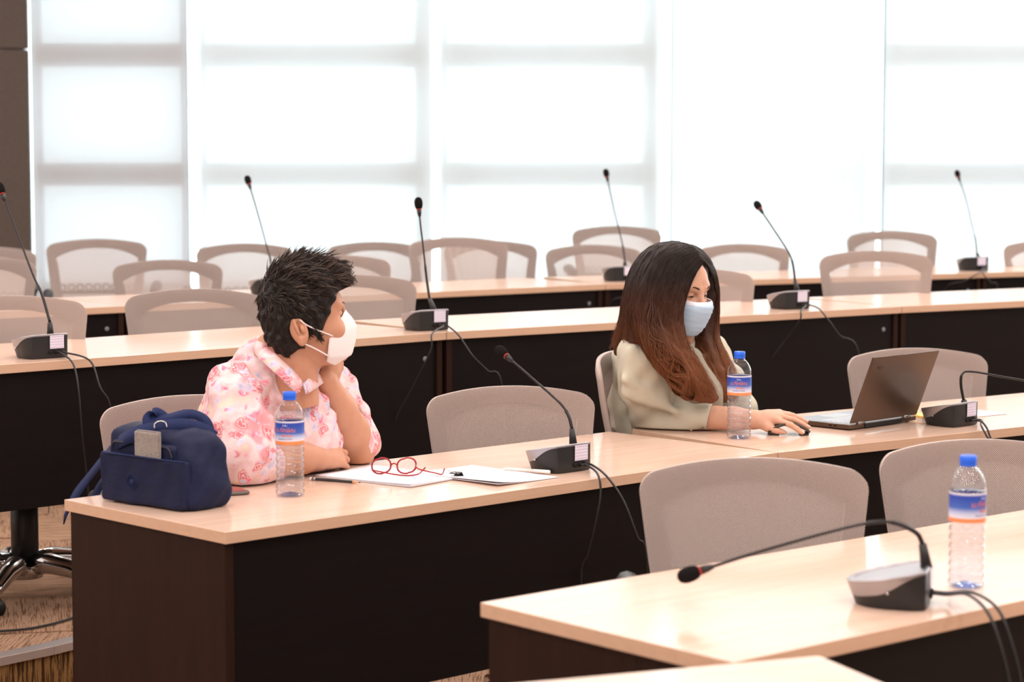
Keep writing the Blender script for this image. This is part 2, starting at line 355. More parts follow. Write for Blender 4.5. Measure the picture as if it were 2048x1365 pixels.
desk(a1, a1 + a2*1.6, ZB, Z0, 'maple-topped desk continuing the nearest row past the picture edge', group='desk row nearest the camera')
b0 = WZ(450, 1065, ZB); b1 = WZ(1556, 905, ZB); b2 = WZ(2048, 853, ZB); b2 = b1 + (b2-b1)*1.75
B_desk = desk(b0, b1, ZB, Z0, 'maple-topped desk under the navy bag, papers and the red glasses', group='desk row with the two seated people')
desk(b1, b2, ZB, Z0, 'maple-topped desk carrying the open laptop', group='desk row with the two seated people')
cj0 = WZ(0, 730, ZC); cj1 = WZ(893, 664, ZC); cj2 = WZ(1804, 613, ZC); cj3 = WZ(2048, 601.5, ZC)
desk(cj1 + (cj0-cj1)*1.32, cj1, ZC, Z1, 'maple-topped upper desk behind the woman in the floral shirt', group='desk row behind the two people')
desk(cj1, cj2, ZC, Z1, 'maple-topped upper desk behind the woman in the pale green jacket', group='desk row behind the two people')
desk(cj2, cj2 + (cj3-cj2)*5.5, ZC, Z1, 'maple-topped upper desk beyond the joint behind the laptop', group='desk row behind the two people')
d0 = WZ(105, 619, ZC); d1 = WZ(254, 612, ZC); d2 = WZ(1211, 568, ZC); d3 = WZ(1967, 545.5, ZC)
desk(d1 + (d0-d1)*6.0, d1, ZC, Z1, 'far maple-topped desk in front of the chair with the black armrest', group='farthest desk row')
desk(d1, d2, ZC, Z1, 'far maple-topped desk running from the joint to the tall thin microphone', group='farthest desk row')
desk(d2, d3, ZC, Z1, 'far maple-topped desk between the two farthest microphones that show their cables', group='farthest desk row')
desk(d3, d3 + (d3-d2)*1.0, ZC, Z1, 'far maple-topped desk beyond the last microphone', group='farthest desk row')
# the desk whose corner shows below the front row
f0 = WZ(1640, 1311, ZB); fl = WZ(1062, 1364, ZB); fr = WZ(1790, 1364, ZB)
u = (fr-f0).normalized(); v = Vector((-u.y, u.x, 0))
c0 = f0 + (fl-f0).normalized()*1.5
fd = (f0-fl).normalized()
# this desk is seen from behind its sitting side: its long back edge runs from the corner towards the camera's left
e = desk(f0 + Vector((fd.y, -fd.x, 0))*0.6 - fd*1.6, f0 + Vector((fd.y, -fd.x, 0))*0.6, ZB-0.0, Z0, 'maple desk corner at the very bottom, in front of the nearest desk row', group='desk row nearest the camera')
# =================================================================== CHAIRS
CH_H = 0.885                     # top of the back above the floor
def back_pt(u, z, off=0.0):
    """surface of the chair back in chair space; the sitter looks along -Y. u in -1..1, z height, off = towards the rear"""
    wd = 0.180 + 0.058*min(1, max(0, (z-0.44)/0.40))**0.8
    y = 0.20 + 0.24*(z-0.44) - 0.055*abs(u)**2.3 + 0.02*math.cos((z-0.62)*7) + off
    return Vector((wd*u, y, z))
def ztop(u, r=0.0):
    a = abs(u); z = CH_H - 0.027*a*a
    r0 = 0.85
    if a > r0: z -= 0.038*(1-math.sqrt(max(0, 1-((a-r0)/(1-r0))**2)))
    return z
def make_chair():
    e = empty('office_chair')
    US = [math.sin(math.pi/2*(-1+2*i/48)) for i in range(49)]
    NV = 24; z0 = 0.45
    vs, uv, fs = [], [], []
    for i, u in enumerate(US):
        for j in range(NV+1):
            z = z0 + (ztop(u)-z0)*j/NV; p = back_pt(u, z); vs.append(p); uv.append((u*0.245, z))
    idx = lambda i, j: i*(NV+1)+j
    fs = [(idx(i, j), idx(i+1, j), idx(i+1, j+1), idx(i, j+1)) for i in range(48) for j in range(NV)]
    mobj('back_mesh', vs, fs, M_mesh, e, uvs=uv)
    # frame ring behind the mesh: outer contour to inner arch
    out, inn = [], []
    nU = 48
    for i in range(nU+1):
        u = math.sin(math.pi/2*(-1+2*i/nU)); out.append((u, ztop(u)))
        ui = u*0.83; inn.append((ui, CH_H-0.044-0.046*abs(u)**2.4))
    for i in range(1, 20):
        t = i/20; out.append((1, ztop(1)-(ztop(1)-z0)*t)); inn.append((0.83-0.05*t, (CH_H-0.09)-(CH_H-0.09-z0-0.05)*t))
    for i in range(nU+1):
        u = 1-2*i/nU; out.append((u, z0)); inn.append((u*0.78, z0+0.05))
    for i in range(1, 20):
        t = 1-i/20; out.append((-1, ztop(1)-(ztop(1)-z0)*t)); inn.append((-0.80+0.04*t, (CH_H-0.10)-(CH_H-0.10-z0-0.05)*t))
    N = len(out); rows = []
    for t, of in ((0.0, 0.002), (0.0, 0.016), (0.35, 0.020), (0.75, 0.018), (1.0, 0.012), (1.0, 0.005), (0.5, 0.003)):
        rows.append([back_pt(a[0]*(1-t)+b[0]*t, a[1]*(1-t)+b[1]*t, of) for a, b in zip(out, inn)])
    vs = [p for r in rows for p in r]; R = len(rows)
    fs = [(r*N+k, r*N+(k+1) % N, ((r+1) % R)*N+(k+1) % N, ((r+1) % R)*N+k) for r in range(R) for k in range(N)]
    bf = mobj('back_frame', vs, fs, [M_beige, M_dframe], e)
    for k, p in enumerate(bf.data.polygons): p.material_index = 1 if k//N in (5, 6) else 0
    # lumbar pad with its row of rings
    mb = MB()
    for i in range(-4, 5):
        u = i*0.19; c = back_pt(u, 0.655-0.193*0, 0.010)
        pts = [c + Vector((0.0155*math.cos(a), 0, 0.0155*math.sin(a))) for a in [k*math.pi/6 for k in range(13)]]
        mb.tube(pts, 0.0035, 6, cap=False)
    mb.tube([back_pt(u/10, 0.632, 0.012) for u in range(-8, 9)], 0.008, 8)
    mb.build('lumbar_support', M_black, e)
    mb = MB(); mb.tube([(0, 0.02, 0.40), (0, 0.16, 0.39), (0, 0.25, 0.44), (0, 0.285, 0.56)], [0.022, 0.026, 0.024, 0.018], 10)
    mb.tube([back_pt(-0.75, 0.56, 0.02), back_pt(0, 0.565, 0.035), back_pt(0.75, 0.56, 0.02)], 0.012, 8)
    mb.build('back_bracket', M_black, e)
    # seat cushion
    vs, fs = [], []; A, B = 18, 5
    prof = [(0.0, 0.0), (0.92, 0.0), (1.0, 0.018), (1.0, 0.042), (0.93, 0.058), (0.0, 0.066)]
    n = 32; mbs = MB(); rowv = []
    for s, z in prof:
        for k in range(n):
            a = 2*math.pi*k/n; ca, sa = math.cos(a), math.sin(a)
            x = 0.245*s*math.copysign(abs(ca)**0.55, ca); y = 0.235*s*math.copysign(abs(sa)**0.55, sa)
            rowv.append((x, y-0.03, 0.40+z - (0.012 if y < -0.15*1 else 0)))
    f2 = [(i*n+k, i*n+(k+1) % n, (i+1)*n+(k+1) % n, (i+1)*n+k) for i in range(len(prof)-1) for k in range(n)]
    mobj('seat', rowv, f2, mat('grey_seat_fabric', (0.16, 0.135, 0.12), 0.95, bump=(300, 0.3, (1, 1, 1))), e)
    for s in (-1, 1):
        a = MB().tube([(s*0.20, 0.0, 0.385), (s*0.275, 0.0, 0.40), (s*0.285, 0.0, 0.50), (s*0.28, 0.0, 0.655)], [0.014, 0.018, 0.016, 0.014], 8)
        a.tube(crom([(s*0.27, -0.13, 0.660), (s*0.283, -0.05, 0.672), (s*0.285, 0.05, 0.675), (s*0.275, 0.13, 0.660)], 4), [0.016, 0.02, 0.022, 0.023, 0.024, 0.025, 0.025, 0.025, 0.024, 0.023, 0.022, 0.02, 0.014], 10)
        a.build('armrest', M_black, e)
    MB().lathe([(0.041, 0.075), (0.041, 0.30), (0.026, 0.31), (0.026, 0.385), (0.09, 0.39), (0.09, 0.403)], 20).build('gas_column', M_black, e)
    MB().lathe([(0.02, 0.058), (0.052, 0.06), (0.058, 0.085), (0.05, 0.118), (0.037, 0.124)], 20).build('base_hub', M_chrome, e)
    for k in range(5):
        a = 2*math.pi*k/5 + 0.47; c, s = math.cos(a), math.sin(a)
        L = MB().tube([Vector((c*r, s*r, z)) for r, z in ((0.03, 0.10), (0.09, 0.108), (0.17, 0.098), (0.24, 0.078), (0.30, 0.066), (0.312, 0.064))], [0.034, 0.032, 0.028, 0.025, 0.022, 0.012], 12).build('leg', M_chrome, e)
        q = Matrix.Translation((c*0.295, s*0.295, 0.0)) @ Matrix.Rotation(a+0.7*k, 4, 'Z')
        m2 = MB(); m2.tube([q @ Vector((0, 0, 0.068)), q @ Vector((0, 0, 0.04))], 0.008, 8)
        for sd in (-1, 1): m2.tube([q @ Vector((0.012, sd*0.007, 0.027)), q @ Vector((0.012, sd*0.022, 0.027))], 0.027, 16)
        m2.build('caster', M_black, L)
    return e
proto_chair = make_chair()
UPPER = ('back_mesh', 'back_frame', 'lumbar_support', 'back_bracket', 'seat', 'armrest')
first = [True]
def chair(px, py, D, psi, floor_z, label, group):
    """px,py: middle of the upper edge of the back in the photograph, D its distance; psi: how far it is turned away from facing the camera, degrees"""
    top = W(px, py, D); e = proto_chair if first[0] else copy_tree(proto_chair); first[0] = False
    lift = top.z - floor_z - CH_H; a = math.radians(psi)
    o = Matrix.Rotation(a, 3, 'Z') @ back_pt(0, CH_H)
    e.location = (top.x-o.x, top.y-o.y, floor_z); e.rotation_euler = (0, 0, a); tag(e, label, 'chair', group)
    for c in e.children:
        if c.name.split('.')[0] in UPPER: c.location.z = lift
    return e
GA, GB, GC, GD, GE = ('beige mesh chairs at the nearest desk row', 'beige mesh chairs in the row of the two people', 'beige mesh chairs in the row behind the people', 'beige mesh chairs at the farthest desks', 'beige mesh chairs standing by the windows')
chair(1500, 917, 4.66, 4, Z0, 'large beige mesh chair right behind the bent-over microphone', GA)
chair(1948, 880, 5.02, 10, Z0, 'large beige mesh chair behind the nearest water bottle', GA)
chair(378, 791, 5.66, 22, Z0, 'beige mesh chair behind the navy bag, the woman in the floral shirt on it', GB)
chair(1012, 773, 6.16, 16, Z0, 'empty beige mesh chair between the two seated people', GB)
cw = chair(1229, 703, 6.50, 66, Z0, 'beige mesh chair turned sideways, the woman in the pale green jacket on it', GB)
for c in cw.children:
    if c.name.startswith('armrest'): c.location.z -= 0.10
chair(1824, 697, 7.25, 12, Z0, 'empty beige mesh chair behind the laptop screen', GB)
chair(14, 592, 6.95, 20, Z1, 'beige mesh chair with a chrome foot, behind the microphone nearest the brown wall panels', GC)
chair(386, 578, 7.72, 14, Z1, 'beige mesh chair just behind the head of the woman in the floral shirt', GC)
chair(697, 550, 8.05, 14, Z1, 'beige mesh chair seen beyond the white pointed face mask', GC)
chair(1383, 538, 8.70, 14, Z1, 'beige mesh chair seen beyond the pale blue face mask', GC)
chair(1746, 502, 9.25, 6, Z1, 'beige mesh chair above the laptop, a second chair back showing through it', GC)
chair(-44, 515, 9.30, 12, Z1, 'beige mesh chair below the brown wall panels, nearer one of the cut-off pair', GD)
chair(333, 520, 9.75, 14, Z1, 'low beige mesh chair beside the one with the black armrest', GD)
chair(672, 511, 10.0, 14, Z1, 'beige mesh chair mostly hidden by the dark wavy hair', GD)
chair(911, 475, 10.45, 16, Z1, 'tall beige mesh chair right of the tall thin microphone behind the papers', GD)
chair(1182, 490, 10.85, 12, Z1, 'beige mesh chair behind the far microphone next to the long-haired woman', GD)
chair(1480, 488, 11.05, 12, Z1, 'beige mesh chair behind the strongly leaning microphone', GD)
chair(2088, 482, 11.4, 10, Z1, 'beige mesh chair past the last microphone, cut by the picture edge', GD)
chair(-30, 494, 10.6, 12, Z1, 'beige mesh chair below the brown wall panels, farther one of the cut-off pair', GE)
chair(194, 478, 10.75, 8, Z1, 'beige mesh chair with a black armrest and a row of rings low in its back', GE)
chair(488, 487, 11.0, 10, Z1, 'beige mesh chair under the first tall white blind, behind the thin microphone', GE)
chair(748, 484, 11.2, 6, Z1, 'beige mesh chair by the window, half covered by the tall chair beside the thin microphone', GE)
chair(978, 482, 11.3, 10, Z1, 'beige mesh chair by the window peeking out behind the tall chair', GE)
chair(1231, 452, 11.8, 6, Z1, 'beige mesh chair by the window, tallest one above the long-haired woman', GE)
chair(1779, 462, 11.6, 6, Z1, 'beige mesh chair by the window seen over the chair above the laptop', GE)
# =================================================================== MICROPHONES
def m_sticker():
    m = mat('sticker_print', (0.80, 0.76, 0.86), 0.5); nt = m.node_tree; b = nt.nodes['Principled BSDF']
    uv = nn(nt, 'ShaderNodeUVMap'); wv = nn(nt, 'ShaderNodeTexWave'); wv.wave_type = 'BANDS'; wv.bands_direction = 'Y'; wv.inputs['Scale'].default_value = 1.6
    nz = nn(nt, 'ShaderNodeTexNoise'); mp = nn(nt, 'ShaderNodeMapping'); mp.inputs['Scale'].default_value = (14, 5, 1); nz.inputs['Scale'].default_value = 2
    g1 = nn(nt, 'ShaderNodeMath', operation='GREATER_THAN'); g1.inputs[1].default_value = 0.72; g2 = nn(nt, 'ShaderNodeMath', operation='GREATER_THAN'); g2.inputs[1].default_value = 0.45
    mu = nn(nt, 'ShaderNodeMath', operation='MULTIPLY'); mx = nn(nt, 'ShaderNodeMixRGB'); mx.inputs[1].default_value = (0.72, 0.68, 0.80, 1); mx.inputs[2].default_value = (0.50, 0.47, 0.62, 1)
    nt.links.new(uv.outputs[0], wv.inputs[0]); nt.links.new(uv.outputs[0], mp.inputs[0]); nt.links.new(mp.outputs[0], nz.inputs[0]); nt.links.new(wv.outputs[1], g1.inputs[0]); nt.links.new(nz.outputs[0], g2.inputs[0])
    nt.links.new(g1.outputs[0], mu.inputs[0]); nt.links.new(g2.outputs[0], mu.inputs[1]); nt.links.new(mu.outputs[0], mx.inputs[0]); nt.links.new(mx.outputs[0], b.inputs['Base Color'])
    return m
M_stick = m_sticker()
def mic_body_meshes():
    """console seen from its back: +X is the side with the sockets, -X the speaker's side"""
    n = 64; a, b, cut = 0.085, 0.074, 0.052
    P = []
    for k in range(n):
        t = 2*math.pi*k/n; x, y = a*math.cos(t), b*math.sin(t)
        if x > cut: x = cut + (x-cut)*0.12
        P.append((x, y))
    def zt(x): return 0.040 + (x+a)*0.19
    def zb(x, y):
        s = min(1, max(0, (x+0.030)/0.075)); s = s*s*(3-2*s)
        return (zt(x)-0.026)*(1-s) + (zt(x)-0.0035)*s
    def sc(z, x): return 1 - (0.17 if x < 0 else 0.17*(1-x/cut))*(1-z/zt(x))*1.0
    rows = []
    for q in (0, 0.06, 0.3, 0.6, 1.0):
        r = []
        for x, y in P:
            z = zb(x, y)*q; s = sc(z, x)*(0.97 if q == 0 else 1); r.append((x*s, y*s, z))
        rows.append(r)
    vs = [p for r in rows for p in r]; fs = [(i*n+k, i*n+(k+1) % n, (i+1)*n+(k+1) % n, (i+1)*n+k) for i in range(4) for k in range(n)] + [tuple(range(n-1, -1, -1)), tuple(4*n+k for k in range(n))]
    body = (vs, fs)
    rows = []
    for q in (0, 1.0):
        r = []
        for x, y in P:
            z = zb(x, y)+(zt(x)-zb(x, y))*q; s = sc(z, x)*1.012; r.append((x*s, y*s, z))
        rows.append(r)
    rows.append([(x*0.985, y*0.985, zt(x)+0.0018) for x, y in P]); rows.append([(x*0.90, y*0.90, zt(x)+0.0018) for x, y in P]); rows.append([(x*0.87, y*0.87, zt(x)-0.0012) for x, y in P])
    vs = [p for r in rows for p in r]; fs = [(i*n+k, i*n+(k+1) % n, (i+1)*n+(k+1) % n, (i+1)*n+k) for i in range(4) for k in range(n)] + [tuple(4*n+k for k in range(n))]
    return body, (vs, fs), zt
BODY, PLATE, mzt = mic_body_meshes()
_m = {}
def mic(px, py, zd, ang, neck, cables, label, foot_x=0.040, foot_y=0.010, floor_z=Z0, neck_ang=None):
    """px,py: middle of the foot's lower outline; ang: direction (degrees) of the side with the sockets; neck: pixels sleeve-top .. head"""
    base = WZ(px, py, zd); a = math.radians(ang)
    fwd = Vector((0, 1, 0)); c = base + Vector((0, 0.055, 0))
    e = empty('desk_microphone', c, a); tag(e, label, 'microphone', 'gooseneck conference microphones')
    if not _m:
        o1 = mobj('base_body', *BODY, M_black, e, smooth=True, auto=True); o2 = mobj('silver_top', *PLATE, M_silver, e)
        for o in (o1, o2):
            md = o.modifiers.new('e', 'EDGE_SPLIT'); md.split_angle = 0.6
        _m['b'] = o1; _m['p'] = o2
        z1 = mzt(0.05); X = 0.0585
        st = mobj('sticker', [(X, -0.004, 0.027), (X, 0.042, 0.027), (X+0.0005, 0.042, z1-0.001), (X+0.0005, -0.004, z1-0.001)], [(0, 1, 2, 3)], M_stick, e, uvs=[(0, 0), (1, 0), (1, 1), (0, 1)], smooth=False)
        jk = MB()
        for y in (-0.002, 0.014, 0.030): jk.tube([(X-0.003, y, 0.017), (X+0.002, y, 0.017)], 0.0062, 10)
        _m['s'] = st; _m['j'] = jk.build('sockets', M_blackm, e)
        _m['d'] = MB().tube([(-0.01, -0.070, 0.030), (-0.01, -0.0745, 0.030)], 0.0022, 10).build('side_button', M_chrome, e)
    else:
        for k in 'bpsjd':
            o = _m[k].copy(); COL.objects.link(o); o.parent = e
    R = Matrix.Rotation(a, 4, 'Z'); T = Matrix.Translation(c) @ R; Ti = T.inverted()
    # sleeve foot position: on the top plate near the sockets
    foot = Vector((foot_x, foot_y, mzt(foot_x))); fw = T @ foot
    # plane of the neck: through the foot, along the neck's heading
    na = a + math.pi if neck_ang is None else math.radians(neck_ang); hd = Vector((math.cos(na), math.sin(na), 0)); pn = hd.cross(Vector((0, 0, 1)))
    O = Vector((0, 0, CAMZ))
    def onp(x, y):
        d = W(x, y, 1.0) - O; return O + d*((fw-O).dot(pn)/d.dot(pn))
    pts = [onp(*q) for q in neck]
    s0 = pts[0]
    sl = MB().tube([Ti @ v for v in (fw + Vector((0, 0, -0.002)), fw.lerp(s0, 0.5), s0)], [0.0105, 0.0085, 0.0068], 12).build('neck_sleeve', M_black, e)
    k = pts[1:-1]; path = crom([s0] + pts[1:], 8)
    ax = (path[-1]-path[-4]).normalized(); hb = path[-1] - ax*0.0
    total = len(path)
    rr = [0.0042 if i < total*0.35 else 0.0030 for i in range(total)]
    MB().tube([Ti @ v for v in path], rr, 10).build('gooseneck', mat('neck_black_satin', (0.03, 0.028, 0.028), 0.3, metal=0.6), e)
    hp = [hb - ax*0.026, hb - ax*0.014, hb - ax*0.004]
    MB().tube([Ti @ v for v in hp], [0.0040, 0.0070, 0.0078], 14).build('head_collar', M_black, e)
    MB().tube([Ti @ (hb - ax*0.0035), Ti @ (hb - ax*0.000)], 0.0084, 14).build('light_ring', M_red, e)
    q = [(0.0, 0.0085), (0.004, 0.0115), (0.012, 0.0135), (0.022, 0.0140), (0.030, 0.0125), (0.036, 0.0085), (0.0385, 0.003)]
    MB().tube([Ti @ (hb + ax*t) for t, _ in q], [r for _, r in q], 16).build('foam_head', M_foam, e)
    for i, cpx in enumerate(cables):
        j = T @ Vector((0.060, (0.014, 0.030)[i % 2], 0.017)); j2 = T @ Vector((0.085, (0.014, 0.030)[i % 2], 0.016))
        cp = [j, j2] + [W(x, y, D) for x, y, D in cpx]
        L = cp[-1]; cp.append(Vector((L.x + 0.02, L.y + 0.05, max(floor_z+0.02, L.z-0.35)))); cp.append(Vector((L.x+0.06, L.y+0.08, floor_z+0.006)))
        MB().tube([Ti @ v for v in crom(cp, 6)], 0.0028, 8).build('cable', M_black, e)
    return e
def Dp(px, py, z): return pix(WZ(px, py, z))[2]
dE2 = Dp(1966, 861, ZB)-0.02; dB = Dp(1240, 945, ZB); dC0 = Dp(130, 720, ZC); dC1 = Dp(860, 667, ZC); dC2 = Dp(1600, 624, ZC); dD = Dp(1250, 566, ZC); dD2 = Dp(1950, 546, ZC)
mic(1118, 946, ZB, -45, [(1144, 858), (1137, 832), (1118, 805), (1062, 755), (1012, 712)],
    [[(1196, 950, dB-.12), (1201, 990, dB-.14), (1190, 1050, dB-.14), (1175, 1110, dB-.12), (1162, 1165, dB-.1)], [(1215, 955, dB-.10), (1248, 1005, dB-.12), (1275, 1075, dB-.12), (1293, 1120, dB-.1)]],
    'gooseneck microphone on the desk beside the papers, leaning over the empty chair')
mic(1908, 854, ZB, -45, [(1927, 800), (1922, 770), (1925, 748), (1945, 744), (2010, 755), (2100, 770)],
    [[(1966, 846, dE2), (1978, 868, dE2-.04), (1984, 915, dE2-.04)], [(1962, 850, dE2-.02), (1974, 874, dE2-.06), (1994, 915, dE2-.06)]],
    'gooseneck microphone beside the laptop, its neck bent flat away from it', neck_ang=12)
mic(1804, 1220, ZB, -14, [(1845, 1088), (1832, 1066), (1790, 1047), (1740, 1046), (1650, 1067), (1500, 1110), (1398, 1143)],
    [[(1935, 1190, 3.72), (1975, 1225, 3.64), (2000, 1290, 3.62), (2018, 1365, 3.62), (2030, 1440, 3.62)], [(1945, 1186, 3.78), (1995, 1218, 3.68), (2022, 1285, 3.66), (2042, 1365, 3.66), (2052, 1440, 3.66)]],
    'nearest gooseneck microphone, bent over so its black head hangs low', neck_ang=184, foot_x=0.050, foot_y=0.0)
mic(72, 718, ZC, -46, [(100, 645), (84, 590), (64, 545), (32, 460), (4, 388)],
    [[(146, 728, dC0-.05), (157, 780, dC0-.08), (165, 880, dC0-.06), (172, 940, dC0)], [(180, 722, dC0), (200, 775, dC0-.03), (225, 835, dC0)]],
    'gooseneck microphone on the raised desk end, near the brown wall panels', floor_z=Z0)
mic(848, 662, ZC, -52, [(859, 598), (853, 555), (847, 500), (841, 450), (838, 418)],
    [[(864, 668, dC1-.08), (862, 700, dC1-.1), (835, 755, dC1-.08), (790, 840, dC1-.04), (762, 905, dC1)], [(918, 672, dC1), (945, 712, dC1-.03), (975, 742, dC1), (1003, 768, dC1)]],
    'upright gooseneck microphone on the raised desk between the two people', floor_z=Z0)
mic(1580, 619, ZC, -57, [(1590, 562), (1586, 530), (1577, 505), (1548, 460), (1520, 418)],
    [[(1602, 622, dC2-.08), (1600, 640, dC2-.1), (1574, 676, dC2-.06), (1538, 722, dC2-.04), (1508, 757, dC2)], [(1638, 618, dC2), (1660, 645, dC2-.03), (1680, 672, dC2), (1717, 706, dC2)]],
    'strongly leaning gooseneck microphone on the raised desk above the laptop', floor_z=Z0)
mic(532, 590, ZC, -55, [(543, 545), (541, 520), (534, 495), (515, 425), (498, 368)], [[(575, 590, dD-.55), (580, 620, dD-.56)]],
    'far gooseneck microphone rising behind the dark wavy hair', floor_z=Z1)
mic(1238, 563, ZC, -62, [(1250, 524), (1247, 500), (1242, 476), (1228, 420), (1214, 354)], [[(1262, 567, dD-.05), (1250, 592, dD-.08), (1215, 620, dD-.05)]],
    'far gooseneck microphone between two chairs, next to the long-haired woman', floor_z=Z1)
mic(1949, 542, ZC, -72, [(1954, 507), (1951, 480), (1945, 455), (1932, 400), (1917, 354)], [[(1955, 548, dD2-.05), (1930, 562, dD2-.07), (1885, 588, dD2-.04)], [(1966, 547, dD2-.03), (1982, 565, dD2-.06), (1996, 582, dD2-.04)]],
    'farthest gooseneck microphone, over the end of the last desk row', floor_z=Z1)
# =================================================================== BOTTLES
M_water = m_glass('water', (0.97, 0.98, 1.0), 1.2)
M_cap = mat('blue_cap', (0.015, 0.13, 0.80), 0.35, bump=(200, 0.1, (1, 1, 0.1)))
M_orange = mat('orange_print', (0.85, 0.22, 0.07), 0.5); M_whitep = mat('white_print', (0.85, 0.85, 0.9), 0.5)
def m_label():
    m = mat('bottle_label', (0.02, 0.09, 0.50), 0.35); nt = m.node_tree; b = nt.nodes['Principled BSDF']
    uv = nn(nt, 'ShaderNodeUVMap'); sp = nn(nt, 'ShaderNodeSeparateXYZ'); cr = nn(nt, 'ShaderNodeValToRGB'); nt.links.new(uv.outputs[0], sp.inputs[0]); nt.links.new(sp.outputs[1], cr.inputs[0]); nt.links.new(cr.outputs[0], b.inputs['Base Color'])
    el = cr.color_ramp.elements
    for p, c in ((0.0, (0.85, 0.25, 0.08)), (0.13, (0.88, 0.30, 0.12)), (0.16, (0.75, 0.75, 0.85)), (0.30, (0.55, 0.60, 0.82)), (0.50, (0.06, 0.14, 0.52)), (0.9, (0.02, 0.06, 0.42)), (1.0, (0.04, 0.12, 0.55))):
        e = el.new(p); e.color = (*c, 1)
    el.remove(el[0]); el.remove(el[-1]) if el[-1].position == 1.0 and len(el) > 7 else None
    return m
M_label = m_label()
BH = 0.236; BR = 0.0325
def bot_r(t):
    """outer radius over t = z / height"""
    z = t*BH
    if t < 0.02: return 0.029 + 0.0035*(t/0.02)
    if t < 0.50:
        q = (t-0.03)/0.47*7
        return BR - 0.0024*(0.5-0.5*math.cos(2*math.pi*q)) if t > 0.06 else BR
    if t < 0.755: return BR - (0.0006 if 0.505 < t < 0.75 else 0)
    if t < 0.915:
        s = (t-0.755)/0.16; return 0.0125 + (BR-0.0125)*math.cos(s*math.pi/2)**0.75
    return 0.0125
bottle_proto = []
def bottle(px, py, label, rz):
    c = WZ(px, py, ZB); c = c + Vector((0, 0.030, 0))
    if bottle_proto:
        e = copy_tree(bottle_proto[0]); e.location = c; e.rotation_euler = (0, 0, rz); tag(e, label); return e
    e = empty('water_bottle', c, rz); tag(e, label, 'bottle', 'clear water bottles with blue caps')
    n = 40; T = [i/90*0.945 for i in range(91)]
    vs = []; lo = 0.0005
    for t in T:
        wob = 0.0012 if 0.06 < t < 0.5 else 0
        for k in range(n):
            a = 2*math.pi*k/n; r = bot_r(t); z = t*BH + (0.0030*math.sin(3*a)*(1 if 0.08 < t < 0.48 else 0))
            vs.append((r*math.cos(a), r*math.sin(a), max(0.0004, z)))
    m = len(T); fs = [(i*n+k, i*n+(k+1) % n, (i+1)*n+(k+1) % n, (i+1)*n+k) for i in range(m-1) for k in range(n)]
    vs.append((0, 0, 0.008)); fs += [(m*n, (k+1) % n, k) for k in range(n)]
    mobj('bottle_shell', vs, fs, M_pet, e)
    Tw = [t for t in T if t <= 0.745]; vw = []
    for i, t in enumerate(Tw):
        for k in range(n):
            a = 2*math.pi*k/n; r = bot_r(t)-0.0008; z = t*BH + (0.0030*math.sin(3*a)*(1 if 0.08 < t < 0.48 else 0)); vw.append((r*math.cos(a), r*math.sin(a), max(0.0016, z)))
    m = len(Tw); fs = [(i*n+k, i*n+(k+1) % n, (i+1)*n+(k+1) % n, (i+1)*n+k) for i in range(m-1) for k in range(n)]
    vw.append((0, 0, 0.009)); fs += [(m*n, (k+1) % n, k) for k in range(n)]; fs.append(tuple((m-1)*n+k for k in range(n)))
    mobj('water', vw, fs, M_water, e)
    cp = MB(); R = 0.0152; pr = []
    for q, r in ((0.922, R), (0.935, R), (0.938, R-0.0006), (0.942, R), (0.993, R), (1.0, R-0.0015), (1.0, 0.001)): pr.append((r, q*BH))
    cp.lathe(pr, 36); cp.build('cap', M_cap, e)
    MB().lathe([(0.0125, 0.895*BH), (0.0160, 0.897*BH), (0.0160, 0.903*BH), (0.0125, 0.906*BH)], 30, cap=False).build('neck_ring', M_pet, e)
    vs, uv = [], []; za, zb_ = 0.505*BH, 0.728*BH
    for i in range(49):
        a = 2*math.pi*i/48; 
        for z, v_ in ((za, 0.0), ((za+zb_)/2, 0.5), (zb_, 1.0)): vs.append(((BR+0.0004)*math.cos(a), (BR+0.0004)*math.sin(a), z)); uv.append((i/48, v_))
    fs = [(i*3+j, i*3+3+j, i*3+4+j, i*3+1+j) for i in range(48) for j in range(2)]
    lb = mobj('label', vs, fs, M_label, e, uvs=uv)
    def wrap(a0, z0, r=BR+0.0009): return lambda x, y: (r*math.cos(a0 + x/BR), r*math.sin(a0 + x/BR), z0+y)
    for a0 in (-math.pi/2, math.pi/2):
        add_mat_text('small_print', 'น้ำดื่ม', 0.0052, M_whitep, lb, wrap(a0, za+0.0415))
        add_mat_text('lettering', 'ม.ทักษิณ', 0.0135, M_orange, lb, wrap(a0, za+0.0285))
        add_mat_text('lettering', 'พัทลุง', 0.0105, M_orange, lb, wrap(a0+0.12, za+0.0175))
        add_mat_text('small_print', 'DRINKING WATER', 0.0040, mat('navy_print', (0.03, 0.05, 0.25), 0.5), lb, wrap(a0, za+0.0115))
    b_ = MB().lathe([(0.001, 0.010), (0.012, 0.008), (0.0245, 0.003), (0.0265, 0.0018)], 24, cap=False).build('tinted_base', m_glass('blue_tint', (0.45, 0.62, 0.98), 2.0), e)
    bottle_proto.append(e); return e
bottle(578, 996, 'water bottle standing in front of the floral shirt sleeve', -0.25)
bottle(1480, 880, 'water bottle in front of the long reddish-brown hair', -0.15)
bottle(1939, 1180, 'nearest water bottle, beside the bent-over microphone', 0.75)
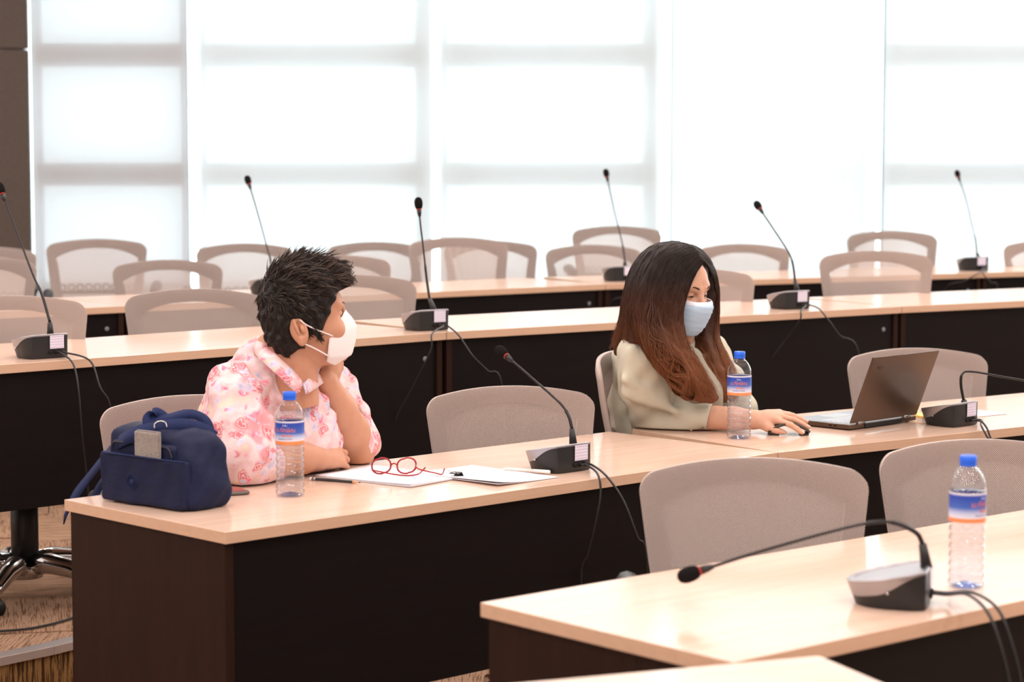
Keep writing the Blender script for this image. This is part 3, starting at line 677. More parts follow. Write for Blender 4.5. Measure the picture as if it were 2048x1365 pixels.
# =================================================================== LAPTOP
hn = WZ(1699, 862, ZB); hf = WZ(1832, 843, ZB); ex = (hf-hn); ex.z = 0; Lw = ex.length; ex.normalize(); ey = Vector((-ex.y, ex.x, 0))
ML = Matrix(((ex.x, ey.x, 0, hn.x), (ex.y, ey.y, 0, hn.y), (0, 0, 1, ZB), (0, 0, 0, 1)))
M_lap = mat('bronze_grey_metal', (0.125, 0.085, 0.062), 0.33, metal=0.75); M_deck = mat('silver_deck', (0.33, 0.36, 0.39), 0.35, metal=0.5)
e = empty('laptop'); e.matrix_world = ML; tag(e, 'thin bronze-grey laptop, its lid open towards the woman in the green jacket', 'laptop')
Dd = 0.215
MB().box((0, 0, 0.003), (Lw, Dd, 0.0155)).build('base', M_lap, e, smooth=False, bevel=0.002)
MB().box((0.004, 0.006, 0.0155), (Lw-0.004, Dd-0.004, 0.0162)).build('keyboard_deck', M_deck, e, smooth=False)
mb = MB()
for r in range(6):
    for c in range(14):
        x = 0.022 + c*(Lw-0.044)/14; y = 0.020 + r*0.0172
        mb.box((x, y, 0.0162), (x+(Lw-0.044)/14-0.0032, y+0.0140, 0.0174))
tag(mb.build('keys', mat('grey_keys', (0.52, 0.57, 0.62), 0.5), e, smooth=False), kind='stuff')
MB().box((Lw/2-0.052, 0.132, 0.0162), (Lw/2+0.052, 0.198, 0.0166)).build('touchpad', mat('touchpad_grey', (0.42, 0.45, 0.48), 0.3), e, smooth=False)
tlt = math.atan2(0.078, 0.195); Sc = Matrix.Translation((0, 0.002, 0.016)) @ Matrix.Rotation(tlt, 4, 'X') @ Matrix.Translation((0, 0, 0.004))
lid = MB().box((0.001, -0.0035, 0), (Lw-0.001, 0.0025, 0.205), Sc).build('lid', M_lap, e, smooth=False, bevel=0.0025)
MB().box((0.004, 0.0026, 0.004), (Lw-0.004, 0.0031, 0.201), Sc).build('screen', mat('dark_screen', (0.02, 0.022, 0.028), 0.1), lid, smooth=False)
add_mat_text('lid_logo', 'YOGA', 0.011, mat('logo_grey', (0.05, 0.035, 0.028), 0.4, metal=0.5), lid, lambda x, y: Sc @ Vector((0.047 - y*0.0 + x, -0.0040, 0.168 + y)))
for x in (0.036, Lw-0.062):
    MB().tube([Sc @ Vector((x, -0.001, -0.001)), Sc @ Vector((x+0.030, -0.001, -0.001))], 0.0055, 12).build('hinge', mat('hinge_metal', (0.3, 0.28, 0.27), 0.25, metal=0.9), e)
MB().box((0.070, -0.003, 0.003), (Lw-0.072, 0.001, 0.0145)).build('rear_vent', M_black, e, smooth=False)
mb = MB()
for y in (0.045, 0.062): mb.box((-0.0006, y, 0.0075), (0.0006, y+0.009, 0.0115))
mb.build('ports', M_blackm, e, smooth=False)
for x, y in ((0.02, 0.012), (Lw-0.03, 0.012), (0.02, Dd-0.02), (Lw-0.03, Dd-0.02)): MB().box((x, y, 0), (x+0.012, y+0.006, 0.003)).build('rubber_foot', M_blackm, e, smooth=False)
# =================================================================== MOUSE  (arched)
m0 = WZ(1556, 866, ZB+0.004); m1 = WZ(1617, 869, ZB); dm = (m1-m0); dm.z = 0; dm = dm.normalized(); pm = Vector((-dm.y, dm.x, 0))
mo = m1 - dm*0.112
e = empty('computer_mouse'); e.matrix_world = Matrix(((dm.x, pm.x, 0, mo.x), (dm.y, pm.y, 0, mo.y), (0, 0, 1, ZB), (0, 0, 0, 1))); tag(e, 'dark brown arched wireless mouse under the hand of the woman in the green jacket', 'mouse')
def arch(u): return 0.001 + 0.026*math.sin(math.pi*min(1, u*1.0))**0.8
vs = []; fs = []; nu, nv = 20, 8
for i in range(nu+1):
    for j in range(nv+1):
        u = i/nu; v_ = -1+2*j/nv; vs.append((u*0.112, v_*(0.029 + 0.003*math.sin(math.pi*u)), arch(u)*(1-0.10*v_*v_) + 0.007))
fs = [(i*(nv+1)+j, i*(nv+1)+nv+1+j, i*(nv+1)+nv+2+j, i*(nv+1)+j+1) for i in range(nu) for j in range(nv)]
M_mou = mat('dark_brown_plastic', (0.045, 0.028, 0.022), 0.35)
o = mobj('mouse_shell', vs, fs, M_mou, e, solid=0.007)
MB().box((0.060, -0.0008, arch(0.6)+0.0102), (0.100, 0.0008, arch(0.75)+0.0098)).build('touch_strip', M_black, e, smooth=False)
for xa, xb in ((0.002, 0.030), (0.088, 0.110)): MB().box((xa, -0.024, 0), (xb, 0.024, 0.006)).build('mouse_foot', M_black, e, smooth=False, bevel=0.001)
# =================================================================== notebook, loose sheet behind the laptop
q0 = WZ(1828, 842, ZB); e = empty('notebook', q0 + Vector((0.062, 0.055, 0)), math.radians(20)); tag(e, 'thin notebook with yellow-brown cover and wire binding, behind the laptop lid', 'notebook')
MB().box((-0.058, -0.045, 0), (0.058, 0.045, 0.006)).build('pages', M_paper, e, smooth=False)
MB().box((-0.060, -0.047, 0.006), (0.060, 0.047, 0.0135)).build('cover', mat('yellow_card', (0.75, 0.50, 0.16), 0.6), e, smooth=False)
mb = MB()
for i in range(14):
    x = -0.052 + i*0.008; mb.tube([(x, 0.047 + 0.007*math.cos(a), 0.010 + 0.010*math.sin(a)) for a in [k*math.pi/4 for k in range(9)]], 0.0008, 5)
mb.build('wire_binding', M_chrome, e)
e = MB().box((-0.105, -0.07, 0), (0.105, 0.07, 0.0012)).build('paper_sheet', M_paper, None, smooth=False); e.location = WZ(1930, 829, ZB) + Vector((0, 0, 0.0004)); e.rotation_euler = (0, 0, 0.62)
tag(e, 'loose white sheet lying behind the microphone beside the laptop', 'paper')
# =================================================================== PAPERS, PENCIL, GLASSES, CLIP, PEN
def sheet_stack(name, corner, ax, ay, la, lb, layers, label, curl):
    e = empty(name, corner); ax = ax.normalized(); ay = ay.normalized(); tag(e, label, 'papers')
    z = 0.0005
    for k in range(layers):
        vs = []; fs = []; nA, nB = 12, 10; jit = Vector((random.uniform(-.003, .003), random.uniform(-.003, .003), 0)); th = 0.0011
        for i in range(nA+1):
            for j in range(nB+1):
                a, b = i/nA, j/nB; lift = curl*(k+1)/layers*max(0, (1-a)*1.0)**3*max(0, 1-b)**1.2 + 0.0015*math.sin(a*5+k)*b*(k > 0)
                vs.append(ax*(a*la) + ay*(b*lb) + jit + Vector((0, 0, z+lift+k*th)))
        fs = [(i*(nB+1)+j, i*(nB+1)+nB+1+j, i*(nB+1)+nB+2+j, i*(nB+1)+j+1) for i in range(nA) for j in range(nB)]
        o = mobj('sheet', vs, fs, M_print if k == layers-1 else M_paper, e, solid=0.0007, uvs=[(i/nA, j/nB) for i in range(nA+1) for j in range(nB+1)])
    return e
def m_printed():
    m = mat('printed_paper', (0.86, 0.85, 0.90), 0.7); nt = m.node_tree; b = nt.nodes['Principled BSDF']
    uv = nn(nt, 'ShaderNodeUVMap'); wv = nn(nt, 'ShaderNodeTexWave'); wv.wave_type = 'BANDS'; wv.bands_direction = 'X'; wv.inputs['Scale'].default_value = 9
    nz = nn(nt, 'ShaderNodeTexNoise'); mp = nn(nt, 'ShaderNodeMapping'); mp.inputs['Scale'].default_value = (18, 30, 1); nz.inputs['Scale'].default_value = 2
    g1 = nn(nt, 'ShaderNodeMath', operation='GREATER_THAN'); g1.inputs[1].default_value = 0.7; g2 = nn(nt, 'ShaderNodeMath', operation='GREATER_THAN'); g2.inputs[1].default_value = 0.48
    mu = nn(nt, 'ShaderNodeMath', operation='MULTIPLY'); mx = nn(nt, 'ShaderNodeMixRGB'); mx.inputs[1].default_value = (0.86, 0.85, 0.90, 1); mx.inputs[2].default_value = (0.66, 0.66, 0.75, 1)
    nt.links.new(uv.outputs[0], wv.inputs[0]); nt.links.new(uv.outputs[0], mp.inputs[0]); nt.links.new(mp.outputs[0], nz.inputs[0]); nt.links.new(wv.outputs[1], g1.inputs[0]); nt.links.new(nz.outputs[0], g2.inputs[0])
    nt.links.new(g1.outputs[0], mu.inputs[0]); nt.links.new(g2.outputs[0], mu.inputs[1]); nt.links.new(mu.outputs[0], mx.inputs[0]); nt.links.new(mx.outputs[0], b.inputs['Base Color'])
    return m
M_print = m_printed()
pB = WZ(822, 976, ZB); pA = WZ(627, 953, ZB); dA = (pA-pB).normalized(); dBn = Vector((-dA.y, dA.x, 0)); dBn = dBn if dBn.y > 0 else -dBn
stack1 = sheet_stack('paper_stack', pB, dA, dBn, 0.297, 0.205, 4, 'clipped stack of printed sheets under the red glasses', 0.004)
qB = WZ(998, 974, ZB); qC = WZ(1118, 956, ZB); dC = (qC-qB).normalized(); dE = Vector((-dC.y, dC.x, 0))
sheet_stack('paper_sheets', qB, dC, dE, 0.205, 0.297, 2, 'loose printed sheets with a curled corner, between the binder clip and the microphone', 0.010)
# pencil
a, b = WZ(620, 958, ZB+0.004), WZ(722, 966, ZB+0.004); d = (b-a).normalized(); Lp = (b-a).length
Mx = Matrix.Translation(a) @ d.to_track_quat('Z', 'Y').to_matrix().to_4x4()
e = empty('pencil'); e.matrix_world = Mx; tag(e, 'short black pencil lying against the edge of the paper stack', 'pencil')
MB().lathe([(0.0037, 0.016), (0.0037, Lp-0.022)], 6).build('barrel', M_black, e, smooth=False)
MB().lathe([(0.0037, Lp-0.022), (0.0013, Lp-0.006)], 10).build('sharpened_wood', mat('pencil_wood', (0.70, 0.38, 0.20), 0.7), e)
MB().lathe([(0.0013, Lp-0.006), (0.0002, Lp)], 8).build('lead_tip', M_blackm, e)
MB().lathe([(0.0038, 0.006), (0.0038, 0.016)], 12).build('ferrule', M_silver, e)
MB().lathe([(0.0034, 0.0), (0.0036, 0.006)], 12).build('eraser', M_paper, e)
# white pen behind the loose sheets
a, b = WZ(1003, 938, ZB+0.005), WZ(1100, 945, ZB+0.005); d = (b-a).normalized(); Lp = (b-a).length
e = empty('pen'); e.matrix_world = Matrix.Translation(a) @ d.to_track_quat('Z', 'Y').to_matrix().to_4x4(); tag(e, 'white pen lying behind the loose sheets, touching the microphone foot', 'pen')
MB().lathe([(0.001, 0), (0.0035, 0.012), (0.0043, 0.02), (0.0043, Lp-0.045)], 14).build('pen_barrel', mat('cream_plastic', (0.80, 0.70, 0.64), 0.4), e)
MB().lathe([(0.0048, Lp-0.045), (0.0048, Lp-0.002), (0.004, Lp)], 14).build('pen_cap', mat('white_plastic', (0.85, 0.82, 0.80), 0.4), e)
# binder clip
cc = WZ(912, 952, ZB+0.006); e = empty('binder_clip', cc, math.radians(-35)); tag(e, 'small black binder clip holding the corner of the paper stack', 'clip')
vs = [(-0.010, -0.007, -0.004), (0.010, -0.007, -0.004), (0.010, 0.004, -0.0055), (-0.010, 0.004, -0.0055), (-0.010, 0.009, 0.0), (0.010, 0.009, 0.0), (-0.010, -0.007, 0.004), (0.010, -0.007, 0.004), (-0.010, 0.004, 0.0065), (0.010, 0.004, 0.0065)]
mobj('clip_body', vs, [(0, 1, 2, 3), (3, 2, 5, 4), (4, 5, 9, 8), (8, 9, 7, 6)], M_black, e, solid=0.001, smooth=False)
for s in (1, -1):
    MB().tube(crom([(-0.005, -0.006, s*0.0045), (-0.004, -0.016, s*0.008+0.002), (0, -0.021, s*0.009+0.003), (0.004, -0.016, s*0.008+0.002), (0.005, -0.006, s*0.0045)], 4), 0.0007, 6).build('clip_handle', M_chrome, e)
e.scale = (1.35, 1.35, 1.35)
# folded napkin scrap at the clip
# =================================================================== GLASSES
zp = ZB + 0.006
g0 = WZ(741, 951, zp); g1 = WZ(828, 950, zp); gx_ = (g1-g0); gx_.z = 0; gx_.normalize(); gy_ = Vector((-gx_.y, gx_.x, 0))
e = empty('eyeglasses'); MG = Matrix(((gx_.x, gy_.x, 0, g0.x), (gx_.y, gy_.y, 0, g0.y), (0, 0, 1, zp), (0, 0, 0, 1))); e.matrix_world = MG
tag(e, 'red-framed eyeglasses lying open on the stack of papers', 'glasses')
M_redf = mat('red_acetate', (0.33, 0.012, 0.02), 0.25); lens = []
mb = MB(); ll = MB()
tl = 0.25
for cx, rot in ((0.026, 0.0), (0.086, 0.0)):
    ring = []
    for k in range(33):
        a = 2*math.pi*k/32; x = 0.0225*math.copysign(abs(math.cos(a))**0.85, math.cos(a)); y = 0.019*math.copysign(abs(math.sin(a))**0.85, math.sin(a))
        y2 = y + (0.002 if x > 0 else 0); ring.append(Vector((cx+x, -y2*math.sin(tl)*0.6+0.002*math.cos(a), 0.021 + y2*math.cos(tl)*1.0)))
    mb.tube(ring, 0.0021, 8, cap=False)
    n0_ = len(ll.v); ll.add(ring[:-1], [tuple(range(32))])
mb.build('rims', M_redf, e); ll.build('lenses', M_lens, e, smooth=False)
MB().tube(crom([(0.049, 0, 0.024), (0.056, -0.002, 0.028), (0.063, 0, 0.024)], 5), 0.0017, 8).build('bridge', M_redf, e)
for x0_, px_ in ((0.003, [(800, 951), (833, 950), (845, 942), (851, 935)]), (0.109, [(836, 938), (872, 947), (884, 949), (889, 938)])):
    w0 = Vector((x0_, 0.0, 0.012 if x0_ < 0.05 else 0.028)); pts = [w0]
    for i, (x, y) in enumerate(px_):
        hz = (0.001, 0.001, 0.006, 0.014)[i] if x0_ < 0.05 else (0.020, 0.006, 0.002, 0.012)[i]
        pts.append(MG.inverted() @ WZ(x, y, zp+hz))
    MB().tube(crom(pts, 5), 0.0017, 8).build('temple', M_redf, e)
# =================================================================== PHONE
e = empty('mobile_phone', WZ(447, 992, ZB) + Vector((-0.02, 0.015, 0)), math.radians(28)); tag(e, 'mobile phone lying flat, its end sticking out behind the navy bag', 'phone')
MB().box((-0.07, -0.035, 0.0005), (0.07, 0.035, 0.0085)).build('phone_body', mat('grey_phone', (0.16, 0.14, 0.13), 0.35, metal=0.5), e, smooth=False, bevel=0.003)
MB().box((-0.066, -0.031, 0.0085), (0.066, 0.031, 0.0092)).build('phone_cover', mat('red_brown_cover', (0.30, 0.06, 0.05), 0.3), e, smooth=False)
# floor cable
pts = [WZ(x, y, Z1+0.011) for x, y in ((-60, 1266), (0, 1263), (50, 1259), (85, 1253), (125, 1243), (180, 1225))]
e = MB().tube(crom(pts, 6), 0.0035, 8).build('floor_cable', M_black); tag(e, 'thin black cable running over the carpet below the chrome chair foot', 'cable')
# =================================================================== IMPLICIT SURFACES (for bodies, clothes, hair, bag)
class Sdf:
    def __init__(s, lo, hi, h):
        s.lo = np.array(lo, dtype=np.float32); s.h = h; n = np.ceil((np.array(hi)-s.lo)/h).astype(int)+1; s.n = n
        s.ax = [s.lo[i] + h*np.arange(n[i], dtype=np.float32) for i in range(3)]
        s.d = np.full(n, 9.0, dtype=np.float32)
    def win(s, lo, hi):
        return tuple(slice(max(0, int((lo[i]-s.lo[i])/s.h)), max(0, min(s.n[i], int((hi[i]-s.lo[i])/s.h)+2))) for i in range(3))
    def grid(s, w): return s.ax[0][w[0]][:, None, None], s.ax[1][w[1]][None, :, None], s.ax[2][w[2]][None, None, :]
    def comb(s, w, v, k, op):
        d = s.d[w]
        if op == 'add':
            if k > 0: t = np.clip(0.5+0.5*(d-v)/k, 0, 1); s.d[w] = d*(1-t) + v*t - k*t*(1-t)
            else: s.d[w] = np.minimum(d, v)
        elif op == 'sub':
            v = -v
            if k > 0: t = np.clip(0.5-0.5*(d-v)/k, 0, 1); s.d[w] = d*(1-t) + v*t + k*t*(1-t)
            else: s.d[w] = np.maximum(d, v)
        return s
    def cap(s, a, b, ra, rb, k=0.01, op='add', disp=None):
        a = np.array(a, dtype=np.float32); b = np.array(b, dtype=np.float32); r = max(ra, rb)+k+3*s.h
        w = s.win(np.minimum(a, b)-r, np.maximum(a, b)+r); X, Y, Z = s.grid(w)
        ab = b-a; L = float(ab@ab)+1e-12
        t = np.clip(((X-a[0])*ab[0]+(Y-a[1])*ab[1]+(Z-a[2])*ab[2])/L, 0, 1)
        v = np.sqrt((X-a[0]-ab[0]*t)**2+(Y-a[1]-ab[1]*t)**2+(Z-a[2]-ab[2]*t)**2) - (ra+(rb-ra)*t)
        return s.comb(w, v, k, op)
    def chain(s, P, R, k=0.01, op='add'):
        for i in range(len(P)-1): s.cap(P[i], P[i+1], R[i], R[i+1], k, op)
        return s
    def ell(s, c, r, M=None, k=0.01, op='add'):
        c = np.array(c, dtype=np.float32); q = max(r)+k+3*s.h; w = s.win(c-q, c+q); X, Y, Z = s.grid(w)
        X, Y, Z = X-c[0], Y-c[1], Z-c[2]
        if M is not None: X, Y, Z = [X*M[0][i]+Y*M[1][i]+Z*M[2][i] for i in range(3)]      # columns of M = local axes
        k0 = np.sqrt((X/r[0])**2+(Y/r[1])**2+(Z/r[2])**2); k1 = np.sqrt((X/r[0]**2)**2+(Y/r[1]**2)**2+(Z/r[2]**2)**2)+1e-9
        return s.comb(w, k0*(k0-1)/k1, k, op)
    def box(s, c, r, M=None, rd=0.01, k=0.01, op='add'):
        c = np.array(c, dtype=np.float32); q = float(np.linalg.norm(r))+k+3*s.h; w = s.win(c-q, c+q); X, Y, Z = s.grid(w)
        X, Y, Z = X-c[0], Y-c[1], Z-c[2]
        if M is not None: X, Y, Z = [X*M[0][i]+Y*M[1][i]+Z*M[2][i] for i in range(3)]
        qx, qy, qz = [np.abs(v)-(r[i]-rd) for i, v in enumerate((X, Y, Z))]
        v = np.sqrt(np.maximum(qx, 0)**2+np.maximum(qy, 0)**2+np.maximum(qz, 0)**2)+np.minimum(np.maximum(qx, np.maximum(qy, qz)), 0)-rd
        return s.comb(w, v, k, op)
    def plane(s, p, n, op='sub', k=0.0):
        """sub removes the side the normal points to"""
        n = np.array(n, dtype=np.float32); n = n/np.linalg.norm(n); w = (slice(None),)*3; X, Y, Z = s.grid(w)
        v = -((X-p[0])*n[0]+(Y-p[1])*n[1]+(Z-p[2])*n[2]); return s.comb(w, v, k, op)
    def waves(s, items):
        X, Y, Z = s.grid((slice(None),)*3); near = None
        for amp, kx, ky, kz, ph in items: s.d = s.d + amp*np.sin(kx*X+ky*Y+kz*Z+ph)
        return s
    def mesh(s):
        d = s.d; n = d.shape; neg = d < 0
        cnt = np.zeros([i-1 for i in n], dtype=np.int8)
        for a in (0, 1):
            for b in (0, 1):
                for c in (0, 1): cnt += neg[a:n[0]-1+a, b:n[1]-1+b, c:n[2]-1+c]
        act = (cnt > 0) & (cnt < 8); I = np.argwhere(act); idx = np.full(act.shape, -1, dtype=np.int64); idx[act] = np.arange(len(I))
        S = np.zeros((len(I), 3)); C = np.zeros(len(I))
        cor = [(a, b, c) for a in (0, 1) for b in (0, 1) for c in (0, 1)]
        V = {q: d[I[:, 0]+q[0], I[:, 1]+q[1], I[:, 2]+q[2]] for q in cor}
        for q in cor:
            for ax in range(3):
                if q[ax] == 0:
                    q2 = tuple(1 if i == ax else q[i] for i in range(3)); u, v = V[q], V[q2]; m = (u < 0) != (v < 0)
                    t = np.where(m, u/np.where(m, u-v, 1), 0)
                    for i in range(3): S[:, i] += m*(q[i] + (t if i == ax else 0))
                    C += m
        P = (I + S/C[:, None])*s.h + s.lo; Fc = []
        for ax in range(3):
            sl0 = [slice(None)]*3; sl1 = [slice(None)]*3; sl0[ax] = slice(0, -1); sl1[ax] = slice(1, None)
            a, b = neg[tuple(sl0)], neg[tuple(sl1)]; E = np.argwhere(a != b)
            u, v = [(1, 2), (2, 0), (0, 1)][ax]
            E = E[(E[:, u] > 0) & (E[:, v] > 0) & (E[:, u] < n[u]-1) & (E[:, v] < n[v]-1)]
            sg = neg[E[:, 0], E[:, 1], E[:, 2]]
            def cell(du, dv):
                Q = E.copy(); Q[:, u] -= du; Q[:, v] -= dv; return idx[Q[:, 0], Q[:, 1], Q[:, 2]]
            q = np.stack([cell(1, 1), cell(0, 1), cell(0, 0), cell(1, 0)], 1); q[~sg] = q[~sg][:, ::-1]; Fc.append(q)
        Fc = np.concatenate(Fc); Fc = Fc[(Fc >= 0).all(1)]
        return P, Fc
def np_mesh(name, P, Fc, m, parent=None, cols=None):
    me = bpy.data.meshes.new(name); me.vertices.add(len(P)); me.vertices.foreach_set('co', np.asarray(P, dtype=np.float32).ravel())
    k = Fc.shape[1]; me.loops.add(len(Fc)*k); me.loops.foreach_set('vertex_index', Fc.astype(np.int32).ravel())
    me.polygons.add(len(Fc)); me.polygons.foreach_set('loop_start', np.arange(0, len(Fc)*k, k, dtype=np.int32)); me.update(calc_edges=True); me.validate()
    me.polygons.foreach_set('use_smooth', [True]*len(me.polygons))
    if cols is not None:
        at = me.color_attributes.new('tint', 'FLOAT_COLOR', 'POINT'); c4 = np.ones((len(P), 4), dtype=np.float32); c4[:, :3] = cols; at.data.foreach_set('color', c4.ravel())
    for mm in (m if isinstance(m, list) else [m]): me.materials.append(mm)
    o = bpy.data.objects.new(name, me); COL.objects.link(o)
    if parent: o.parent = parent
    return o
def smooth_np(P, Fc, it=2, lam=0.5):
    n = len(P); e = np.concatenate([Fc[:, [i, (i+1) % Fc.shape[1]]] for i in range(Fc.shape[1])])
    for _ in range(it):
        S = np.zeros((n, 3)); C = np.zeros(n)
        for a, b in ((0, 1), (1, 0)):
            for i in range(3): S[:, i] += np.bincount(e[:, a], P[e[:, b], i], n)
            C += np.bincount(e[:, a], minlength=n)
        P = P + lam*(S/np.maximum(C, 1)[:, None]-P)
    return P
def join_meshes(L):
    Ps, Fs, k = [], [], 0
    for P, Fc in L: Ps.append(P); Fs.append(Fc+k); k += len(P)
    return np.concatenate(Ps), np.concatenate(Fs)
A3 = lambda v: np.array(v, dtype=float)
# =================================================================== THE NAVY BAG
M_navy = mat('navy_nylon', (0.0070, 0.0105, 0.036), 0.6, spec=0.22, noise=(60, (1, 1, 1), (0.009, 0.014, 0.050), 0.3), bump=(35, 0.35, (1, 1, 2)))
M_navy2 = mat('navy_webbing', (0.010, 0.019, 0.075), 0.7, spec=0.25, bump=(500, 0.4, (1, 0.2, 1)))
bl, br_ = WZ(208, 1001, ZB), WZ(381, 1026, ZB); bx = (br_-bl); bx.z = 0; bw = bx.length; bx.normalize(); by = Vector((-bx.y, bx.x, 0))
bc = (bl+br_)/2 + by*0.065; MBag = Matrix(((bx.x, by.x, 0, bc.x), (bx.y, by.y, 0, bc.y), (0, 0, 1, ZB), (0, 0, 0, 1))); IB = MBag.inverted()
bag = empty('shoulder_bag'); bag.matrix_world = MBag; tag(bag, 'navy nylon shoulder bag with carry handles standing on the desk corner', 'bag')
hw = bw/2; s = Sdf((-0.2, -0.12, -0.01), (0.2, 0.12, 0.22), 0.003)
s.box((0, 0.0, 0.082), (hw, 0.062, 0.082), None, 0.022, 0)
s.ell((-0.01, 0, 0.155), (hw*0.75, 0.040, 0.016), None, 0.03); s.ell((hw-0.034, 0.0, 0.035), (0.038, 0.064, 0.04), None, 0.03)
s.plane((0.0, -0.045, 0.165), (0, -0.9, 0.30), k=0.02); s.plane((0.0, 0.05, 0.165), (0, 0.9, 0.30), k=0.02); s.plane((hw-0.004, 0, 0.135), (0.75, 0, 0.55), k=0.03)
s.waves([(0.0016, 40, 35, 75, 0.3), (0.0012, 95, -50, 42, 1.0), (0.0009, 30, 130, -110, 2.0)]); s.plane((0, 0, 0.001), (0, 0, -1))
P, Fc = s.mesh(); P = smooth_np(P, Fc, 2); np_mesh('bag_body', P, Fc, M_navy, bag)
s = Sdf((-0.2, -0.12, -0.01), (0.2, 0.0, 0.16), 0.0025); s.box((-0.004, -0.064, 0.058), (hw-0.004, 0.014, 0.0555), None, 0.010, 0)
s.waves([(0.0010, 50, 0, 60, 0.3), (0.0008, -90, 0, 42, 1.0)]); s.plane((0, 0, 0.002), (0, 0, -1)); s.plane((0, 0, 0.110), (0.02, 0, 1))
P, Fc = s.mesh(); P = smooth_np(P, Fc, 1); pk = np_mesh('front_pocket', P, Fc, M_navy, bag)
MB().tube(crom([(-hw+0.008, -0.0755, 0.109), (-0.05, -0.0795, 0.1105), (0.05, -0.0795, 0.1095), (hw-0.006, -0.074, 0.1085)], 6), 0.0022, 8).build('pocket_hem', M_navy2, pk)
s = Sdf((-0.2, -0.12, 0.07), (0.2, 0.0, 0.17), 0.0025); s.box((-0.012, -0.054, 0.105), (hw-0.036, 0.012, 0.034), None, 0.011, 0)
P, Fc = s.mesh(); upk = np_mesh('zip_pocket', smooth_np(P, Fc, 1), Fc, M_navy, bag)
MB().tube(crom([(-hw+0.028, -0.068, 0.105), (-hw+0.035, -0.068, 0.130), (-hw+0.06, -0.068, 0.136), (0.05, -0.068, 0.136), (hw-0.062, -0.068, 0.131), (hw-0.052, -0.068, 0.112)], 6), 0.0016, 8).build('zip', mat('dark_zip', (0.02, 0.02, 0.025), 0.5), upk)
em = MB(); cx_, cz_ = -hw + 0.108, 0.052
for r in (0.0165, 0.0115): em.tube([(cx_ + r*math.cos(a), -0.0785, cz_ + r*math.sin(a)) for a in [k*math.pi/16 for k in range(33)]], 0.0012, 6, cap=False)
em.tube([(cx_, -0.0785, cz_), (cx_, -0.0800, cz_)], 0.0078, 20)
em.build('round_emblem', M_navy2, bag)
def bp(x, y, D): return IB @ W(x, y, D)
DB = pix(MBag @ Vector((0, 0, 0)))[2]
# carry handles
def strap(name, pix_pts, nrm, wd, parent=bag):
    pts = crom([bp(*q) for q in pix_pts], 6)
    ns = []
    for i, p in enumerate(pts):
        t = (pts[min(i+1, len(pts)-1)]-pts[max(i-1, 0)]).normalized(); n_ = Vector(nrm); n_ = n_ - t*n_.dot(t); ns.append(n_.normalized())
    return MB().ribbon(pts, ns, wd).build(name, M_navy2, parent, solid=0.0028)
strap('carry_handle', [(300, 872, DB-.01), (296, 850, DB-.01), (296, 836, DB), (312, 825, DB+.01), (334, 840, DB+.02), (345, 866, DB+.02)], (0.2, 1, 0.4), 0.022)
strap('carry_handle', [(296, 842, DB+.0), (330, 838, DB+.01), (368, 829, DB+.02), (396, 832, DB+.03), (414, 846, DB+.03), (421, 872, DB+.02)], (0.1, 1, 0.7), 0.022)
strap('shoulder_strap', [(428, 878, DB-.03), (405, 862, DB-.045), (370, 853, DB-.055), (330, 856, DB-.055), (275, 868, DB-.045), (238, 886, DB+.0), (205, 922, DB+.12), (175, 960, DB+.20), (143, 1004, DB+.24), (128, 1040, DB+.27)], (0, 0.35, 1), 0.034)
strap('shoulder_strap', [(222, 935, DB+.15), (205, 965, DB+.19), (190, 990, DB+.21), (172, 1020, DB+.24), (160, 1050, DB+.27)], (0, 0.35, 1), 0.034)
hk = MB(); H = [bp(x, y, DB-.025) for x, y in ((431, 884), (425, 880), (419, 877), (417, 884), (424, 889))]
hk.tube(crom(H, 5), 0.0017, 8); hk.tube([bp(426, 884, DB-.025), bp(432, 897, DB-.025), bp(437, 912, DB-.025)], [0.0026, 0.0036, 0.0026], 10)
hk.tube(crom([bp(x, y, DB-.027) for x, y in ((422, 911), (426, 919), (434, 923), (441, 919), (442, 911), (437, 907))], 5), 0.0019, 8)
hk.build('snap_hook', M_chrome, bag)
hk = MB(); hk.tube(crom([bp(x, y, DB-.06) for x, y in ((309, 858), (310, 848), (320, 843), (331, 846), (334, 856))], 5), 0.0017, 8); hk.build('strap_ring', M_chrome, bag)
# grey fuzzy pouch tucked into the front pocket
gp = empty('fuzzy_pouch'); gp.matrix_world = MBag @ Matrix.Translation((0.014, -0.0715, 0.100)) ; tag(gp, 'small grey-brown furry pouch sticking out of the navy bag front pocket', 'pouch')
MB().box((-0.040, -0.0038, -0.02), (0.040, 0.0038, 0.066)).build('pouch_front', mat('grey_fur', (0.20, 0.165, 0.145), 1.0, sheen=0.6, noise=(90, (1, 1, 1), (0.29, 0.25, 0.22), 0.2), bump=(260, 1.0, (1, 1, 1))), gp, smooth=False, bevel=0.006)
MB().tube(crom([(0.040, 0, -0.018), (0.0405, 0, 0.03), (0.040, 0, 0.063), (0.033, 0, 0.0675), (-0.033, 0, 0.0675)], 4), 0.0012, 6).build('pouch_piping', mat('grey_piping', (0.33, 0.30, 0.30), 0.8), gp)
